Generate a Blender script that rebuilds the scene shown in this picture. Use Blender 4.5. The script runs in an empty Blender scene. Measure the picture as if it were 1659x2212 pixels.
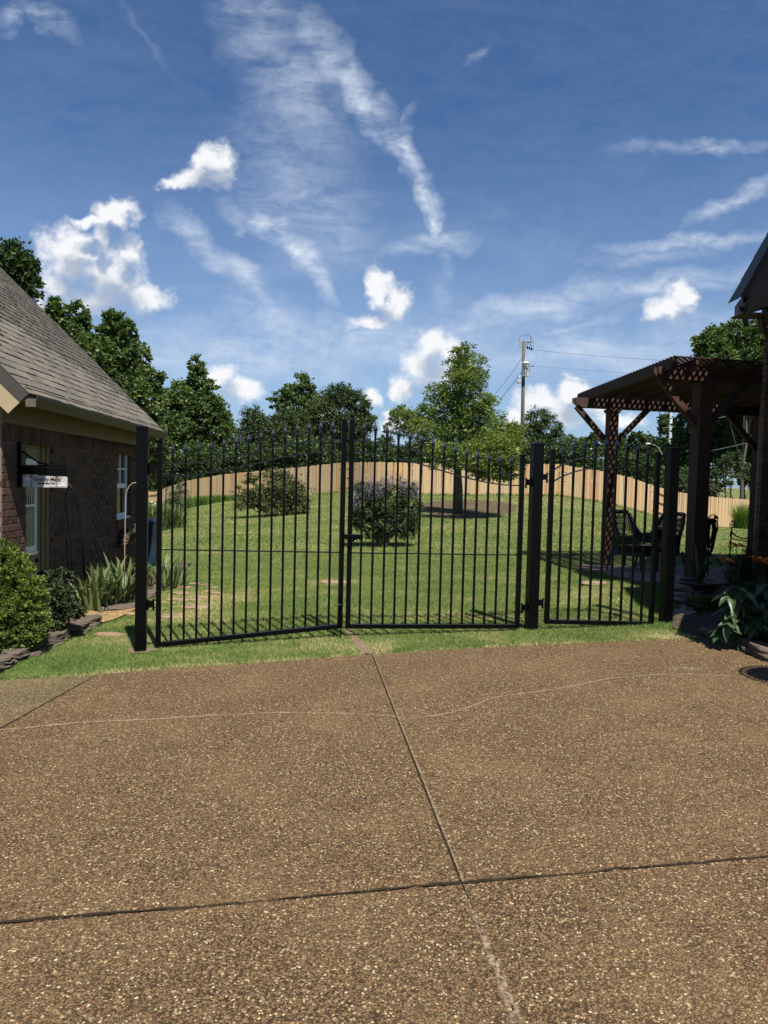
import bpy, bmesh, math, random
import numpy as np
from mathutils import Vector, Matrix, Euler
from math import radians, sin, cos, pi, sqrt, atan2

random.seed(7)
scene = bpy.context.scene
C = scene.collection

# ------------------------------------------------------------------ camera
H = 1.70
F = 1560.0 / 2212.0            # focal length in picture heights
PITCH, ROLL = 0.0462, 0.025
cam_d = bpy.data.cameras.new('camera')
cam = bpy.data.objects.new('camera', cam_d); C.objects.link(cam)
cam_d.sensor_fit = 'VERTICAL'; cam_d.sensor_height = 24.0; cam_d.lens = 24.0 * F
cam_d.clip_end = 6000; cam_d.clip_start = 0.05
R3 = Matrix.Rotation(pi/2 - PITCH, 3, 'X') @ Matrix.Rotation(ROLL, 3, 'Z')
cam.matrix_world = Matrix.Translation((0, 0, H)) @ R3.to_4x4()
scene.camera = cam

def ray(px, py):
    return R3 @ Vector(((px - 829.5) / 1560.0, (1106 - py) / 1560.0, -1))
def at(px, py, Y):
    """survey point: the world point seen at (px,py) that lies Y metres ahead"""
    d = ray(px, py); t = Y / d.y
    return Vector((d.x * t, Y, H + d.z * t))

# ------------------------------------------------------------------ light
SUN = Vector((0.236, -0.53, 1.0)).normalized()
sun_d = bpy.data.lights.new('sun', 'SUN'); sun_d.energy = 5.0; sun_d.angle = radians(0.53)
sun_d.color = (1.0, 0.945, 0.86)
sun = bpy.data.objects.new('sun', sun_d); C.objects.link(sun)
sun.rotation_euler = SUN.to_track_quat('Z', 'Y').to_euler(); sun.location = (8, -12, 30)

vs = scene.view_settings
vs.view_transform = 'Standard'; vs.look = 'None'; vs.gamma = 1; vs.exposure = 0.72
vs.use_curve_mapping = False
scene.display_settings.display_device = 'sRGB'
try:
    scene.cycles.max_bounces = 6; scene.cycles.transparent_max_bounces = 8
    scene.cycles.use_denoising = True
except Exception: pass

world = bpy.data.worlds.new('World'); scene.world = world; world.use_nodes = True
WT = world.node_tree; WT.nodes.clear()
def wn(t, **k):
    n = WT.nodes.new(t)
    for a, b in k.items(): setattr(n, a, b)
    return n
def wl(a, b): WT.links.new(a, b)
def wmath(op, a, b=None, c=None, clamp=False):
    n = wn('ShaderNodeMath', operation=op, use_clamp=clamp)
    for i, v in enumerate((a, b, c)):
        if v is None: continue
        if hasattr(v, 'links'): wl(v, n.inputs[i])
        else: n.inputs[i].default_value = v
    return n.outputs[0]
def wvec(op, a, b=None):
    n = wn('ShaderNodeVectorMath', operation=op)
    for i, v in enumerate((a, b)):
        if v is None: continue
        if hasattr(v, 'links'): wl(v, n.inputs[i])
        else: n.inputs[i].default_value = v
    return n.outputs['Value'] if op == 'LENGTH' else n.outputs[0]
def wstep(v, lo, hi, a=0.0, b=1.0):
    n = wn('ShaderNodeMapRange', interpolation_type='SMOOTHSTEP')
    wl(v, n.inputs[0]); n.inputs[1].default_value = lo; n.inputs[2].default_value = hi
    n.inputs[3].default_value = a; n.inputs[4].default_value = b
    return n.outputs[0]
def wnoise(vec, scale, detail=6, rough=0.55, dist=0.0):
    n = wn('ShaderNodeTexNoise'); wl(vec, n.inputs['Vector'])
    n.inputs['Scale'].default_value = scale; n.inputs['Detail'].default_value = detail
    n.inputs['Roughness'].default_value = rough; n.inputs['Distortion'].default_value = dist
    return n
def wmix(f, a, b):
    n = wn('ShaderNodeMix', data_type='RGBA')
    for s, v in ((n.inputs[0], f), (n.inputs[6], a), (n.inputs[7], b)):
        if hasattr(v, 'links'): wl(v, s)
        else: s.default_value = v
    return n.outputs[2]

SKY_STRENGTH = 0.053
sky = wn('ShaderNodeTexSky', sky_type='NISHITA', sun_disc=False)
sky.sun_elevation = math.asin(SUN.z); sky.sun_rotation = atan2(SUN.x, SUN.y)
sky.altitude = 100; sky.air_density = 1.0; sky.dust_density = 0.6; sky.ozone_density = 2.6
tc = wn('ShaderNodeTexCoord'); gen = tc.outputs['Generated']
sep = wn('ShaderNodeSeparateXYZ'); wl(gen, sep.inputs[0])
yy = wmath('MAXIMUM', sep.outputs[1], 0.04)
comb = wn('ShaderNodeCombineXYZ')
wl(wmath('DIVIDE', sep.outputs[0], yy), comb.inputs[0]); wl(wmath('DIVIDE', sep.outputs[2], yy), comb.inputs[1])
UV = comb.outputs[0]
def uvpx(px, py):
    d = ray(px, py); return d.x / d.y, d.z / d.y
# billowing displacement of the lookup position, fine for cumulus, long for cirrus
n1 = wnoise(UV, 13, 5, 0.6)
warp = wvec('MULTIPLY', wvec('SUBTRACT', n1.outputs['Color'], (0.5, 0.5, 0.5)), (0.072, 0.072, 0))
uvc = wvec('ADD', UV, warp)
def ell(vec, cx, cy, rx, ry, ang=0.0, after=None):
    m = wn('ShaderNodeMapping', vector_type='TEXTURE')
    if after is not None:      # evaluate the blobs one after another
        q = wn('ShaderNodeVectorMath', operation='MULTIPLY_ADD'); wl(after, q.inputs[0]); q.inputs[1].default_value = (1e-7, 1e-7, 1e-7); wl(vec, q.inputs[2]); vec = q.outputs[0]
    wl(vec, m.inputs[0])
    u, v = uvpx(cx, cy)
    m.inputs['Location'].default_value = (u, v, 0); m.inputs['Rotation'].default_value = (0, 0, ang)
    m.inputs['Scale'].default_value = (rx / 1560, ry / 1560, 1)
    return wmath('SUBTRACT', 1.0, wvec('LENGTH', m.outputs[0]))
CUM = [(455,355,52,48),(425,392,55,34),(385,413,40,16),(470,395,40,34),
       (150,560,72,66),(240,590,86,70),(118,612,48,42),(275,530,32,40),(322,636,56,36),(205,640,110,36),(155,520,40,30),
       (245,458,55,28),(195,478,42,16),(218,512,22,40),
       (818,622,34,38),(850,660,40,42),(808,690,58,24),
       (930,745,46,42),(985,762,42,42),(905,795,45,46),(870,838,26,30),(960,810,60,50),
       (1440,672,52,36),(1468,645,24,24),
       (485,812,38,42),(545,850,40,28),(515,850,50,30),
       (800,862,26,36),(1165,872,48,40),(1240,852,46,32),(1200,905,90,30),(1120,905,40,26),(1330,915,60,22),(1270,885,40,22),
       (95,662,22,28),(700,905,60,18),(850,915,40,30)]
fld = None; fab = None
uvup = wvec('ADD', uvc, (-0.004, 0.030, 0))
for b in CUM:
    e = ell(uvc, *b, 0.0, fab); fld = e if fld is None else wmath('SMOOTH_MAX', fld, e, 0.25)
    e2 = ell(uvup, *b, 0.0, fld); fab = e2 if fab is None else wmath('SMOOTH_MAX', fab, e2, 0.25)
n2 = wnoise(UV, 34, 7, 0.62)
n2u = wnoise(wvec('ADD', UV, (0.002, 0.010, 0)), 34, 7, 0.62)
dens = wmath('ADD', fld, wmath('MULTIPLY', wmath('SUBTRACT', n2.outputs[0], 0.5), 1.6))
densu = wmath('ADD', fab, wmath('MULTIPLY', wmath('SUBTRACT', n2u.outputs[0], 0.5), 1.6))
front = wstep(sep.outputs[1], 0.06, 0.2)
lit = wstep(wmath('ADD', wmath('MULTIPLY', densu, 0.55), wmath('MULTIPLY', fab, 0.45)), -0.12, 0.72, 1.0, 0.0)
soft = wmath('ADD', 1.30, wmath('MULTIPLY', lit, -0.52))
ca = wmath('DIVIDE', wmath('ADD', dens, 0.22), soft, None, True)
cum_a = wmath('MULTIPLY', wmath('MULTIPLY', wmath('MULTIPLY', ca, ca), wmath('SUBTRACT', 3.0, wmath('MULTIPLY', ca, 2.0))), front)
CIR = [(700,120,95,45,-1.05,.55),(790,220,110,38,-.85,.75),(870,330,85,24,-.93,.75),(915,410,70,18,-1.12,.8),(940,475,45,14,-1.2,.8),(955,520,75,20,.05,.6),(880,545,70,18,.2,.4),
       (560,60,170,80,-1.2,.34),(640,200,200,100,-1.2,.36),(600,330,140,90,1.3,.28),(650,430,190,110,-.8,.34),(730,500,120,60,-.9,.26),
       (430,525,95,26,-.72,.7),(540,605,85,22,-.72,.7),(590,650,50,14,-.8,.5),(570,485,85,24,-.3,.78),(655,535,75,23,-.7,.78),(700,600,52,18,-1.2,.75),
       (1520,318,190,14,.06,.4),(1585,430,120,16,.5,.5),(1500,525,180,16,.1,.55),(1400,560,140,14,.12,.3),(1160,660,210,34,.22,.6),(1440,615,190,22,.12,.55),(1010,690,120,30,.2,.4),(1210,720,180,12,.35,.35),
       (800,735,420,55,.02,.5),(1250,765,330,45,.03,.5),(560,760,280,60,-.05,.5),(600,690,120,55,-.6,.5),(330,760,200,60,0,.4),(1550,720,150,50,.1,.4),
       (90,30,75,22,-.5,.45),(30,40,40,22,.6,.4),(950,640,30,45,.3,.3),(960,560,22,60,.1,.25),(300,60,150,10,-.9,.12),(880,270,14,40,-.4,.35),(1020,115,10,28,-.5,.25)]
fc = None
for (cx, cy, rx, ry, an, al) in CIR:
    e = wmath('MULTIPLY', wmath('MAXIMUM', ell(uvc, cx, cy, rx * 1.35, ry * 1.5, an, fc if fc is not None else fab), 0.0), al * 1.35)
    fc = e if fc is None else wmath('SMOOTH_MAX', fc, e, 0.06)
mp = wn('ShaderNodeMapping'); wl(UV, mp.inputs[0]); mp.inputs['Rotation'].default_value = (0, 0, 0.9); mp.inputs['Scale'].default_value = (1.0, 3.0, 1)
n3 = wnoise(mp.outputs[0], 11, 9, 0.66, 0.6)
n4 = wnoise(UV, 60, 4, 0.6)
fib = wmath('ADD', wmath('MULTIPLY', n3.outputs[0], 1.5), wmath('MULTIPLY', n4.outputs[0], 0.5))
cir_a = wmath('MULTIPLY', wmath('MULTIPLY', fc, wstep(fib, 0.55, 1.45, 0.12, 1.3)), front, None, True)
# thin veils all round the rest of the dome
n5 = wnoise(wvec('MULTIPLY', gen, (1, 1, 2.2)), 2.6, 8, 0.62, 0.8)
veil = wmath('MULTIPLY', wstep(n5.outputs[0], 0.50, 0.80), 0.42)
low = wstep(sep.outputs[2], 0.0, 0.55, 1.0, 0.0)
veil = wmath('MULTIPLY', veil, wmath('ADD', wmath('MULTIPLY', low, 0.95), 0.05))
hs = wn('ShaderNodeHueSaturation'); wl(sky.outputs[0], hs.inputs['Color'])
hs.inputs['Saturation'].default_value = 1.0; hs.inputs['Value'].default_value = 1.0
tint = wmix(1.0, hs.outputs[0], (0.60, 0.885, 1.19, 1)); tint.node.blend_type = 'MULTIPLY'
k = 0.607 / SKY_STRENGTH
def kc(r, g, b): return (r * k, g * k, b * k, 1)
hz = wmath('MULTIPLY', wstep(sep.outputs[2], 0.0, 0.47, 1.0, 0.0), 0.42)
tint = wmix(hz, tint, kc(.56, .70, .90))
c0 = wmix(veil, tint, kc(.62, .72, .86))
c1 = wmix(cir_a, c0, kc(.70, .79, .92))
cumc = wmix(lit, kc(.46, .53, .64), kc(.94, .955, .98))
c2 = wmix(cum_a, c1, cumc)
bg = wn('ShaderNodeBackground'); wl(c2, bg.inputs[0]); bg.inputs[1].default_value = SKY_STRENGTH
wo = wn('ShaderNodeOutputWorld'); wl(bg.outputs[0], wo.inputs[0])
try: world.cycles.sampling_method = 'MANUAL'; world.cycles.sample_map_resolution = 512
except Exception: pass

# ------------------------------------------------------------------ helpers
def wloc(o):
    v = Vector((0, 0, 0))
    while o is not None: v = v + o.location; o = o.parent
    return v
def tag(o, label=None, cat=None, group=None, kind=None):
    if label: o['label'] = label
    if cat: o['category'] = cat
    if group: o['group'] = group
    if kind: o['kind'] = kind
    return o
def thing(name, label, cat, loc, group=None):
    o = bpy.data.objects.new(name, None); C.objects.link(o); o.location = loc
    o.empty_display_size = 0.2
    return tag(o, label, cat, group)
class MB:
    def __init__(s): s.v = []; s.f = []
    def add(s, vs, fs):
        n = len(s.v); s.v += [tuple(p) for p in vs]; s.f += [tuple(i + n for i in f) for f in fs]; return s
    def box(s, c, half, ax=None):
        c = Vector(c); ax = ax or (Vector((1,0,0)), Vector((0,1,0)), Vector((0,0,1)))
        p = [c + ax[0]*half[0]*i + ax[1]*half[1]*j + ax[2]*half[2]*k for k in (-1,1) for j in (-1,1) for i in (-1,1)]
        return s.add(p, [(0,2,3,1),(4,5,7,6),(0,1,5,4),(2,6,7,3),(0,4,6,2),(1,3,7,5)])
    def bar(s, a, b, w, h, up=Vector((0,0,1))):
        a = Vector(a); b = Vector(b); d = (b - a); L = d.length; d.normalize()
        side = d.cross(up)
        if side.length < 1e-4: side = d.cross(Vector((0,1,0)))
        side.normalize(); u = side.cross(d)
        return s.box((a + b)/2, (L/2, w/2, h/2), (d, side, u))
    def tube(s, pts, rad, seg=6, cap=True):
        pts = [Vector(p) for p in pts]; n = len(pts)
        if not hasattr(rad, '__len__'): rad = [rad]*n
        ref = Vector((0.31, 0.17, 0.93)); rings = []; pu = None
        for i, p in enumerate(pts):
            d = pts[min(i+1, n-1)] - pts[max(i-1, 0)]
            if d.length < 1e-9: d = Vector((0,0,1))
            d.normalize()
            if pu is None:
                a = d.cross(ref)
                if a.length < 1e-3: a = d.cross(Vector((1,0,0)))
                a.normalize()
            else:
                a = pu - d*pu.dot(d)
                a = a.normalized() if a.length > 1e-6 else d.orthogonal().normalized()
            pu = a; b = d.cross(a)
            rings.append([p + (a*cos(2*pi*k/seg) + b*sin(2*pi*k/seg))*rad[i] for k in range(seg)])
        vs = [q for r in rings for q in r]
        fs = [(i*seg + k, i*seg + (k+1) % seg, (i+1)*seg + (k+1) % seg, (i+1)*seg + k) for i in range(n-1) for k in range(seg)]
        if cap: fs += [tuple(range(seg-1, -1, -1)), tuple((n-1)*seg + k for k in range(seg))]
        return s.add(vs, fs)
    def prism(s, poly, dz, top=None):
        """poly: list of 3-D points (counter-clockwise), extruded down by dz"""
        n = len(poly); a = [Vector(p) for p in poly]; b = [p - Vector((0,0,dz)) for p in a]
        return s.add(a + b, [tuple(range(n)), tuple(range(2*n-1, n-1, -1))] + [(i, n+i, n+(i+1) % n, (i+1) % n) for i in range(n)])
    def lathe(s, c, prof, seg=16):
        c = Vector(c)
        vs = [c + Vector((r*cos(2*pi*k/seg), r*sin(2*pi*k/seg), z)) for r, z in prof for k in range(seg)]
        n = len(prof)
        fs = [(i*seg+k, i*seg+(k+1) % seg, (i+1)*seg+(k+1) % seg, (i+1)*seg+k) for i in range(n-1) for k in range(seg)]
        fs += [tuple(range(seg-1, -1, -1)), tuple((n-1)*seg + k for k in range(seg))]
        return s.add(vs, fs)
    def ball(s, c, r, seg=10, rings=6, ax=None):
        c = Vector(c)
        if not hasattr(r, '__len__'): r = (r, r, r)
        ax = ax or (Vector((1,0,0)), Vector((0,1,0)), Vector((0,0,1)))
        vs = []
        for i in range(rings+1):
            th = pi*(i/rings)
            for k in range(seg):
                ph = 2*pi*k/seg
                vs.append(c + ax[0]*r[0]*sin(th)*cos(ph) + ax[1]*r[1]*sin(th)*sin(ph) + ax[2]*r[2]*cos(th))
        return s.add(vs, [(i*seg+k, (i+1)*seg+k, (i+1)*seg+(k+1) % seg, i*seg+(k+1) % seg) for i in range(rings) for k in range(seg)])
    def build(s, name, mat, parent=None, smooth=False, loc=None):
        me = bpy.data.meshes.new(name)
        off = wloc(parent) if parent is not None else Vector(loc or (0,0,0))
        me.from_pydata([(p[0]-off.x, p[1]-off.y, p[2]-off.z) for p in s.v], [], s.f); me.update()
        if smooth:
            for p in me.polygons: p.use_smooth = True
        o = bpy.data.objects.new(name, me); C.objects.link(o)
        if parent is not None: o.parent = parent
        else: o.location = off
        if mat: me.materials.append(mat)
        return o
def np_mesh(name, V, Fc, mat, tone=None, parent=None, smooth=False):
    """fast mesh from arrays; every face has the same number of corners"""
    V = np.asarray(V, dtype=np.float32).reshape(-1, 3); Fc = np.asarray(Fc, dtype=np.int32); k = Fc.shape[1]
    if parent is not None: V = V - np.array(wloc(parent), dtype=np.float32)
    me = bpy.data.meshes.new(name)
    me.vertices.add(len(V)); me.vertices.foreach_set('co', V.ravel())
    me.loops.add(Fc.size); me.loops.foreach_set('vertex_index', Fc.ravel())
    me.polygons.add(len(Fc)); me.polygons.foreach_set('loop_start', np.arange(len(Fc), dtype=np.int32)*k)
    if tone is not None:
        a = me.attributes.new('tone', 'FLOAT', 'POINT'); a.data.foreach_set('value', np.asarray(tone, dtype=np.float32))
    if smooth: me.polygons.foreach_set('use_smooth', np.ones(len(Fc), dtype=bool))
    me.materials.append(mat); me.update(calc_edges=True); me.validate()
    o = bpy.data.objects.new(name, me); C.objects.link(o)
    if parent is not None: o.parent = parent
    return o
def inst(name, me, parent, loc, rot=(0,0,0), scale=(1,1,1)):
    o = bpy.data.objects.new(name, me); C.objects.link(o)
    o.parent = parent; o.location = Vector(loc) - wloc(parent); o.rotation_euler = rot; o.scale = scale
    return o
def box_mesh(name, half, mat, bev=0.0):
    bm = bmesh.new(); bmesh.ops.create_cube(bm, size=2)
    for v in bm.verts: v.co = Vector((v.co.x*half[0], v.co.y*half[1], v.co.z*half[2]))
    if bev: bmesh.ops.bevel(bm, geom=list(bm.edges), offset=bev, segments=1, affect='EDGES')
    me = bpy.data.meshes.new(name); bm.to_mesh(me); bm.free(); me.materials.append(mat); return me

# value noise for numpy arrays
def _h(i, j, s): 
    a = np.sin(i*127.1 + j*311.7 + s*74.7)*43758.5453; return a - np.floor(a)
def vn(x, y, s=0):
    x = np.asarray(x, float); y = np.asarray(y, float)
    i = np.floor(x); j = np.floor(y); fx = x-i; fy = y-j; fx = fx*fx*(3-2*fx); fy = fy*fy*(3-2*fy)
    return (_h(i,j,s)*(1-fx)+_h(i+1,j,s)*fx)*(1-fy) + (_h(i,j+1,s)*(1-fx)+_h(i+1,j+1,s)*fx)*fy
def fbm(x, y, s=0): return .55*vn(x,y,s)+.28*vn(2.1*x,2.1*y,s+1)+.17*vn(4.3*x,4.3*y,s+2)

# ------------------------------------------------------------------ materials
class NT:
    def __init__(s, name):
        s.m = bpy.data.materials.new(name); s.m.use_nodes = True; s.t = s.m.node_tree; s.t.nodes.clear()
        s.out = s.n('ShaderNodeOutputMaterial'); s.p = s.n('ShaderNodeBsdfPrincipled'); s.l(s.p.outputs[0], s.out.inputs[0])
    def n(s, t, **k):
        n = s.t.nodes.new(t)
        for a, b in k.items(): setattr(n, a, b)
        return n
    def l(s, a, b): s.t.links.new(a, b)
    def setv(s, sock, v):
        if hasattr(v, 'links'): s.l(v, sock)
        else: sock.default_value = v
    def coord(s, kind='Object', scale=(1,1,1), rot=(0,0,0)):
        tcn = s.n('ShaderNodeTexCoord'); m = s.n('ShaderNodeMapping'); s.l(tcn.outputs[kind], m.inputs[0])
        m.inputs['Scale'].default_value = scale; m.inputs['Rotation'].default_value = rot; return m.outputs[0]
    def wpos(s, scale=(1,1,1)):
        g = s.n('ShaderNodeNewGeometry'); m = s.n('ShaderNodeMapping'); s.l(g.outputs['Position'], m.inputs[0])
        m.inputs['Scale'].default_value = scale; return m.outputs[0]
    def noise(s, vec, scale, detail=4, rough=.55, dist=0):
        n = s.n('ShaderNodeTexNoise'); s.l(vec, n.inputs['Vector']); n.inputs['Scale'].default_value = scale
        n.inputs['Detail'].default_value = detail; n.inputs['Roughness'].default_value = rough; n.inputs['Distortion'].default_value = dist
        return n.outputs[0]
    def voro(s, vec, scale, feature='F1'):
        n = s.n('ShaderNodeTexVoronoi', feature=feature); s.l(vec, n.inputs['Vector']); n.inputs['Scale'].default_value = scale; return n
    def ramp(s, fac, stops):
        r = s.n('ShaderNodeValToRGB'); s.l(fac, r.inputs[0]); e = r.color_ramp.elements
        while len(e) < len(stops): e.new(0.5)
        for i, (p, c) in enumerate(stops): e[i].position = p; e[i].color = (*c, 1) if len(c) == 3 else c
        return r.outputs[0]
    def math(s, op, a, b=None, clamp=False):
        n = s.n('ShaderNodeMath', operation=op, use_clamp=clamp); s.setv(n.inputs[0], a)
        if b is not None: s.setv(n.inputs[1], b)
        return n.outputs[0]
    def mix(s, f, a, b, mode='MIX'):
        n = s.n('ShaderNodeMix', data_type='RGBA', blend_type=mode)
        for sock, v in ((n.inputs[0], f), (n.inputs[6], a), (n.inputs[7], b)):
            if isinstance(v, tuple) and len(v) == 3: v = (*v, 1)
            s.setv(sock, v)
        return n.outputs[2]
    def bump(s, h, strength=.3, dist=.01):
        b = s.n('ShaderNodeBump'); s.l(h, b.inputs['Height']); b.inputs['Strength'].default_value = strength; b.inputs['Distance'].default_value = dist
        s.l(b.outputs[0], s.p.inputs['Normal']); return b
    def base(s, c, rough=.6, spec=.4, metal=0):
        s.setv(s.p.inputs['Base Color'], (*c, 1) if isinstance(c, tuple) and len(c) == 3 else c)
        s.setv(s.p.inputs['Roughness'], rough); s.p.inputs['Specular IOR Level'].default_value = spec; s.p.inputs['Metallic'].default_value = metal
        return s.m
    def rnd(s): return s.n('ShaderNodeObjectInfo').outputs['Random']
    def tone(s):
        a = s.n('ShaderNodeAttribute', attribute_name='tone'); return a.outputs['Fac']
def simple(name, c, rough=.6, spec=.4, metal=0, var=.18, scale=6, bump=.0):
    t = NT(name); v = t.wpos(); n = t.noise(v, scale, 6, .6)
    col = t.mix(n, tuple(x*(1-var) for x in c), tuple(min(1, x*(1+var)) for x in c))
    if bump: t.bump(t.noise(v, scale*12, 4), bump, .004)
    return t.base(col, rough, spec, metal)

def foliage(name, stops, trans=.28, rough=.5, spec=.25):
    t = NT(name); c = t.ramp(t.tone(), stops)
    c = t.mix(t.math('MULTIPLY', t.noise(t.wpos(), 1.1, 3), .5), c, (.03, .045, .012), 'MIX')
    t.base(c, rough, spec)
    tr = t.n('ShaderNodeBsdfTranslucent'); t.l(t.mix(1.0, c, (1.25, 1.45, .7), 'MULTIPLY'), tr.inputs[0])
    mx = t.n('ShaderNodeMixShader'); mx.inputs[0].default_value = trans
    t.l(t.p.outputs[0], mx.inputs[1]); t.l(tr.outputs[0], mx.inputs[2]); t.l(mx.outputs[0], t.out.inputs[0])
    return t.m

M = {}
# exposed aggregate concrete
def aggregate(name, dark, mid, tan, cream, tint=(1.03,1.045,.92), sc=116):
    t = NT(name); v = t.wpos(); 
    wv = t.n('ShaderNodeVectorMath', operation='MULTIPLY'); t.l(v, wv.inputs[0]); wv.inputs[1].default_value = (1, 1, 0); v2 = wv.outputs[0]
    jit = t.n('ShaderNodeTexNoise'); t.l(v2, jit.inputs['Vector']); jit.inputs['Scale'].default_value = sc*.8; jit.inputs['Detail'].default_value = 2
    ja = t.n('ShaderNodeVectorMath', operation='MULTIPLY_ADD'); t.l(jit.outputs['Color'], ja.inputs[0]); ja.inputs[1].default_value = (.010, .010, 0); t.l(v2, ja.inputs[2]); v2 = ja.outputs[0]
    vo = t.voro(v2, sc); sepc = t.n('ShaderNodeSeparateColor'); t.l(vo.outputs['Color'], sepc.inputs[0])
    col = t.ramp(sepc.outputs[0], [(0, dark), (.35, mid), (.62, tan), (.82, tuple((x+y)/2 for x, y in zip(mid, tan))), (.90, tan), (.955, cream), (1, tuple(min(1, x*1.15) for x in cream))])
    col = t.mix(t.math('MULTIPLY', sepc.outputs[1], .45), col, tuple(x*.62 for x in mid))
    red = t.ramp(sepc.outputs[2], [(.80, (0,0,0)), (.9, (.55,.55,.55))]); col = t.mix(red, col, (mid[0]*1.5, mid[1]*1.05, mid[2]*.95))
    vb_ = t.voro(v2, sc*.52); sb_ = t.n('ShaderNodeSeparateColor'); t.l(vb_.outputs['Color'], sb_.inputs[0])
    bigp = t.math('MULTIPLY', t.ramp(sb_.outputs[0], [(.90, (0,0,0)), (.93, (1,1,1))]), t.ramp(vb_.outputs['Distance'], [(.36, (1,1,1)), (.46, (0,0,0))]))
    col = t.mix(bigp, col, t.ramp(sb_.outputs[1], [(0, mid), (.5, tan), (1, cream)]))
    ed = t.math('SUBTRACT', 1.0, t.math('MULTIPLY', vo.outputs['Distance'], 1.25), True)
    pit = t.ramp(ed, [(.12, tuple(x*.55 for x in dark)), (.50, (1, 1, 1))])
    col = t.mix(t.math('SUBTRACT', .8, t.math('MULTIPLY', bigp, .7)), col, pit, 'MULTIPLY')
    big = t.noise(v, .55, 6, .62, .4); col = t.mix(t.math('MULTIPLY', big, .26), col, tuple(x*.62 for x in mid))
    med = t.noise(v, 1.3, 5, .6); col = t.mix(t.ramp(med, [(.45, (0,0,0)), (.85, (.28,.28,.28))]), col, tuple(min(1, x*1.1) for x in tan))
    col = t.mix(1.0, col, tint, 'MULTIPLY')
    t.bump(t.math('ADD', ed, t.math('MULTIPLY', sepc.outputs[2], .5)), .75, .006)
    return t.base(col, .8, .22)
M['drive'] = aggregate('exposed_aggregate', (.060,.036,.018), (.140,.086,.046), (.255,.170,.094), (.56,.455,.29))
M['drive_old'] = aggregate('mossy_aggregate', (.060,.044,.022), (.150,.112,.060), (.26,.195,.110), (.50,.42,.27))
M['gravel'] = aggregate('tan_pea_gravel', (.16,.10,.045), (.34,.23,.11), (.46,.33,.17), (.62,.49,.30), sc=60)
M['joint'] = simple('dark_joint_filler', (.030,.026,.020), .95, .1, scale=20)
M['sediment'] = None
t = NT('dry_sediment'); v = t.wpos(); t.base(t.mix(t.noise(v, 30, 4), (.24,.175,.115), (.36,.27,.18)), .95, .1)
tr = t.n('ShaderNodeBsdfTransparent'); mx = t.n('ShaderNodeMixShader')
t.l(t.math('MULTIPLY', t.ramp(t.noise(v, 55, 5, .7), [(.38, (0,0,0)), (.62, (1,1,1))]), t.tone()), mx.inputs[0]); t.l(tr.outputs[0], mx.inputs[1]); t.l(t.p.outputs[0], mx.inputs[2]); t.l(mx.outputs[0], t.out.inputs[0])
M['sediment'] = t.m
# lawn sheet
t = NT('mown_lawn'); v = t.wpos()
c = t.mix(t.noise(v, 1.1, 6, .6), (.105,.140,.034), (.185,.200,.062))
c = t.mix(t.ramp(t.noise(v, 45, 3, .7), [(.3, (0,0,0)), (.75, (1,1,1))]), c, (.070,.095,.024))
c = t.mix(t.ramp(t.noise(t.wpos((.35, 1.9, 1)), .9, 5, .6), [(.42, (0,0,0)), (.75, (.75,.75,.75))]), c, (.185,.165,.070))
t.bump(t.noise(v, 90, 3), .8, .02); M['lawn'] = t.base(c, .9, .1)
t = NT('grass_blades'); c = t.ramp(t.tone(), [(0, (.054,.108,.018)), (.35, (.110,.186,.036)), (.62, (.205,.255,.072)), (.8, (.43,.365,.16)), (1, (.60,.48,.26))])
t.base(c, .55, .3); tr = t.n('ShaderNodeBsdfTranslucent'); t.l(c, tr.inputs[0]); mx = t.n('ShaderNodeMixShader'); mx.inputs[0].default_value = .25
t.l(t.p.outputs[0], mx.inputs[1]); t.l(tr.outputs[0], mx.inputs[2]); t.l(mx.outputs[0], t.out.inputs[0]); M['grass'] = t.m
# metals, paints, woods
t = NT('black_powder_coat'); v = t.wpos(); t.bump(t.noise(v, 220, 3), .12, .002)
M['black'] = t.base(t.mix(t.noise(v, 9, 4), (.0012,.0013,.0018), (.0022,.0022,.0027)), t.math('ADD', .26, t.math('MULTIPLY', t.noise(v, 6, 4), .15)), .14)
t = NT('black_gloss_coat'); M['gloss'] = t.base((.003,.003,.0035), .22, .6)
M['iron'] = simple('black_iron', (.006,.006,.006), .5, .2, var=.3)
def wood(name, a, b, c, grain=(18,18,1.2), rough=.75, bumpk=.3):
    t = NT(name); v = t.wpos(grain); g = t.noise(v, 2.4, 6, .6, .5); o = t.rnd()
    col = t.mix(g, a, b); col = t.mix(t.ramp(o, [(0, (0,0,0)), (.55, (.2,.2,.2)), (.85, (.75,.75,.75)), (1, (.95,.95,.95))]), col, c)
    col = t.mix(t.math('MULTIPLY', t.math('FRACT', t.math('MULTIPLY', o, 7.31)), .38), col, tuple(sum(b)/3*.82 for _ in b))
    kn = t.voro(t.wpos((3.2,3.2,1.1)), 1.0); col = t.mix(t.ramp(kn.outputs['Distance'], [(.03, (.8,.8,.8)), (.09, (0,0,0))]), col, tuple(x*.5 for x in a))
    t.bump(g, bumpk, .004); return t.base(col, rough, .25)
M['cedar'] = wood('cedar_pickets', (.44,.285,.125), (.62,.430,.215), (.42,.225,.085))
M['pergola'] = wood('brown_stained_timber', (.050,.022,.013), (.085,.040,.026), (.062,.027,.017), bumpk=.2)
M['pole'] = wood('weathered_pole_wood', (.060,.050,.038), (.135,.115,.088), (.10,.085,.066))
M['bark'] = wood('bark', (.055,.043,.032), (.13,.105,.08), (.10,.08,.06), grain=(7,7,2), bumpk=.8)
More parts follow.
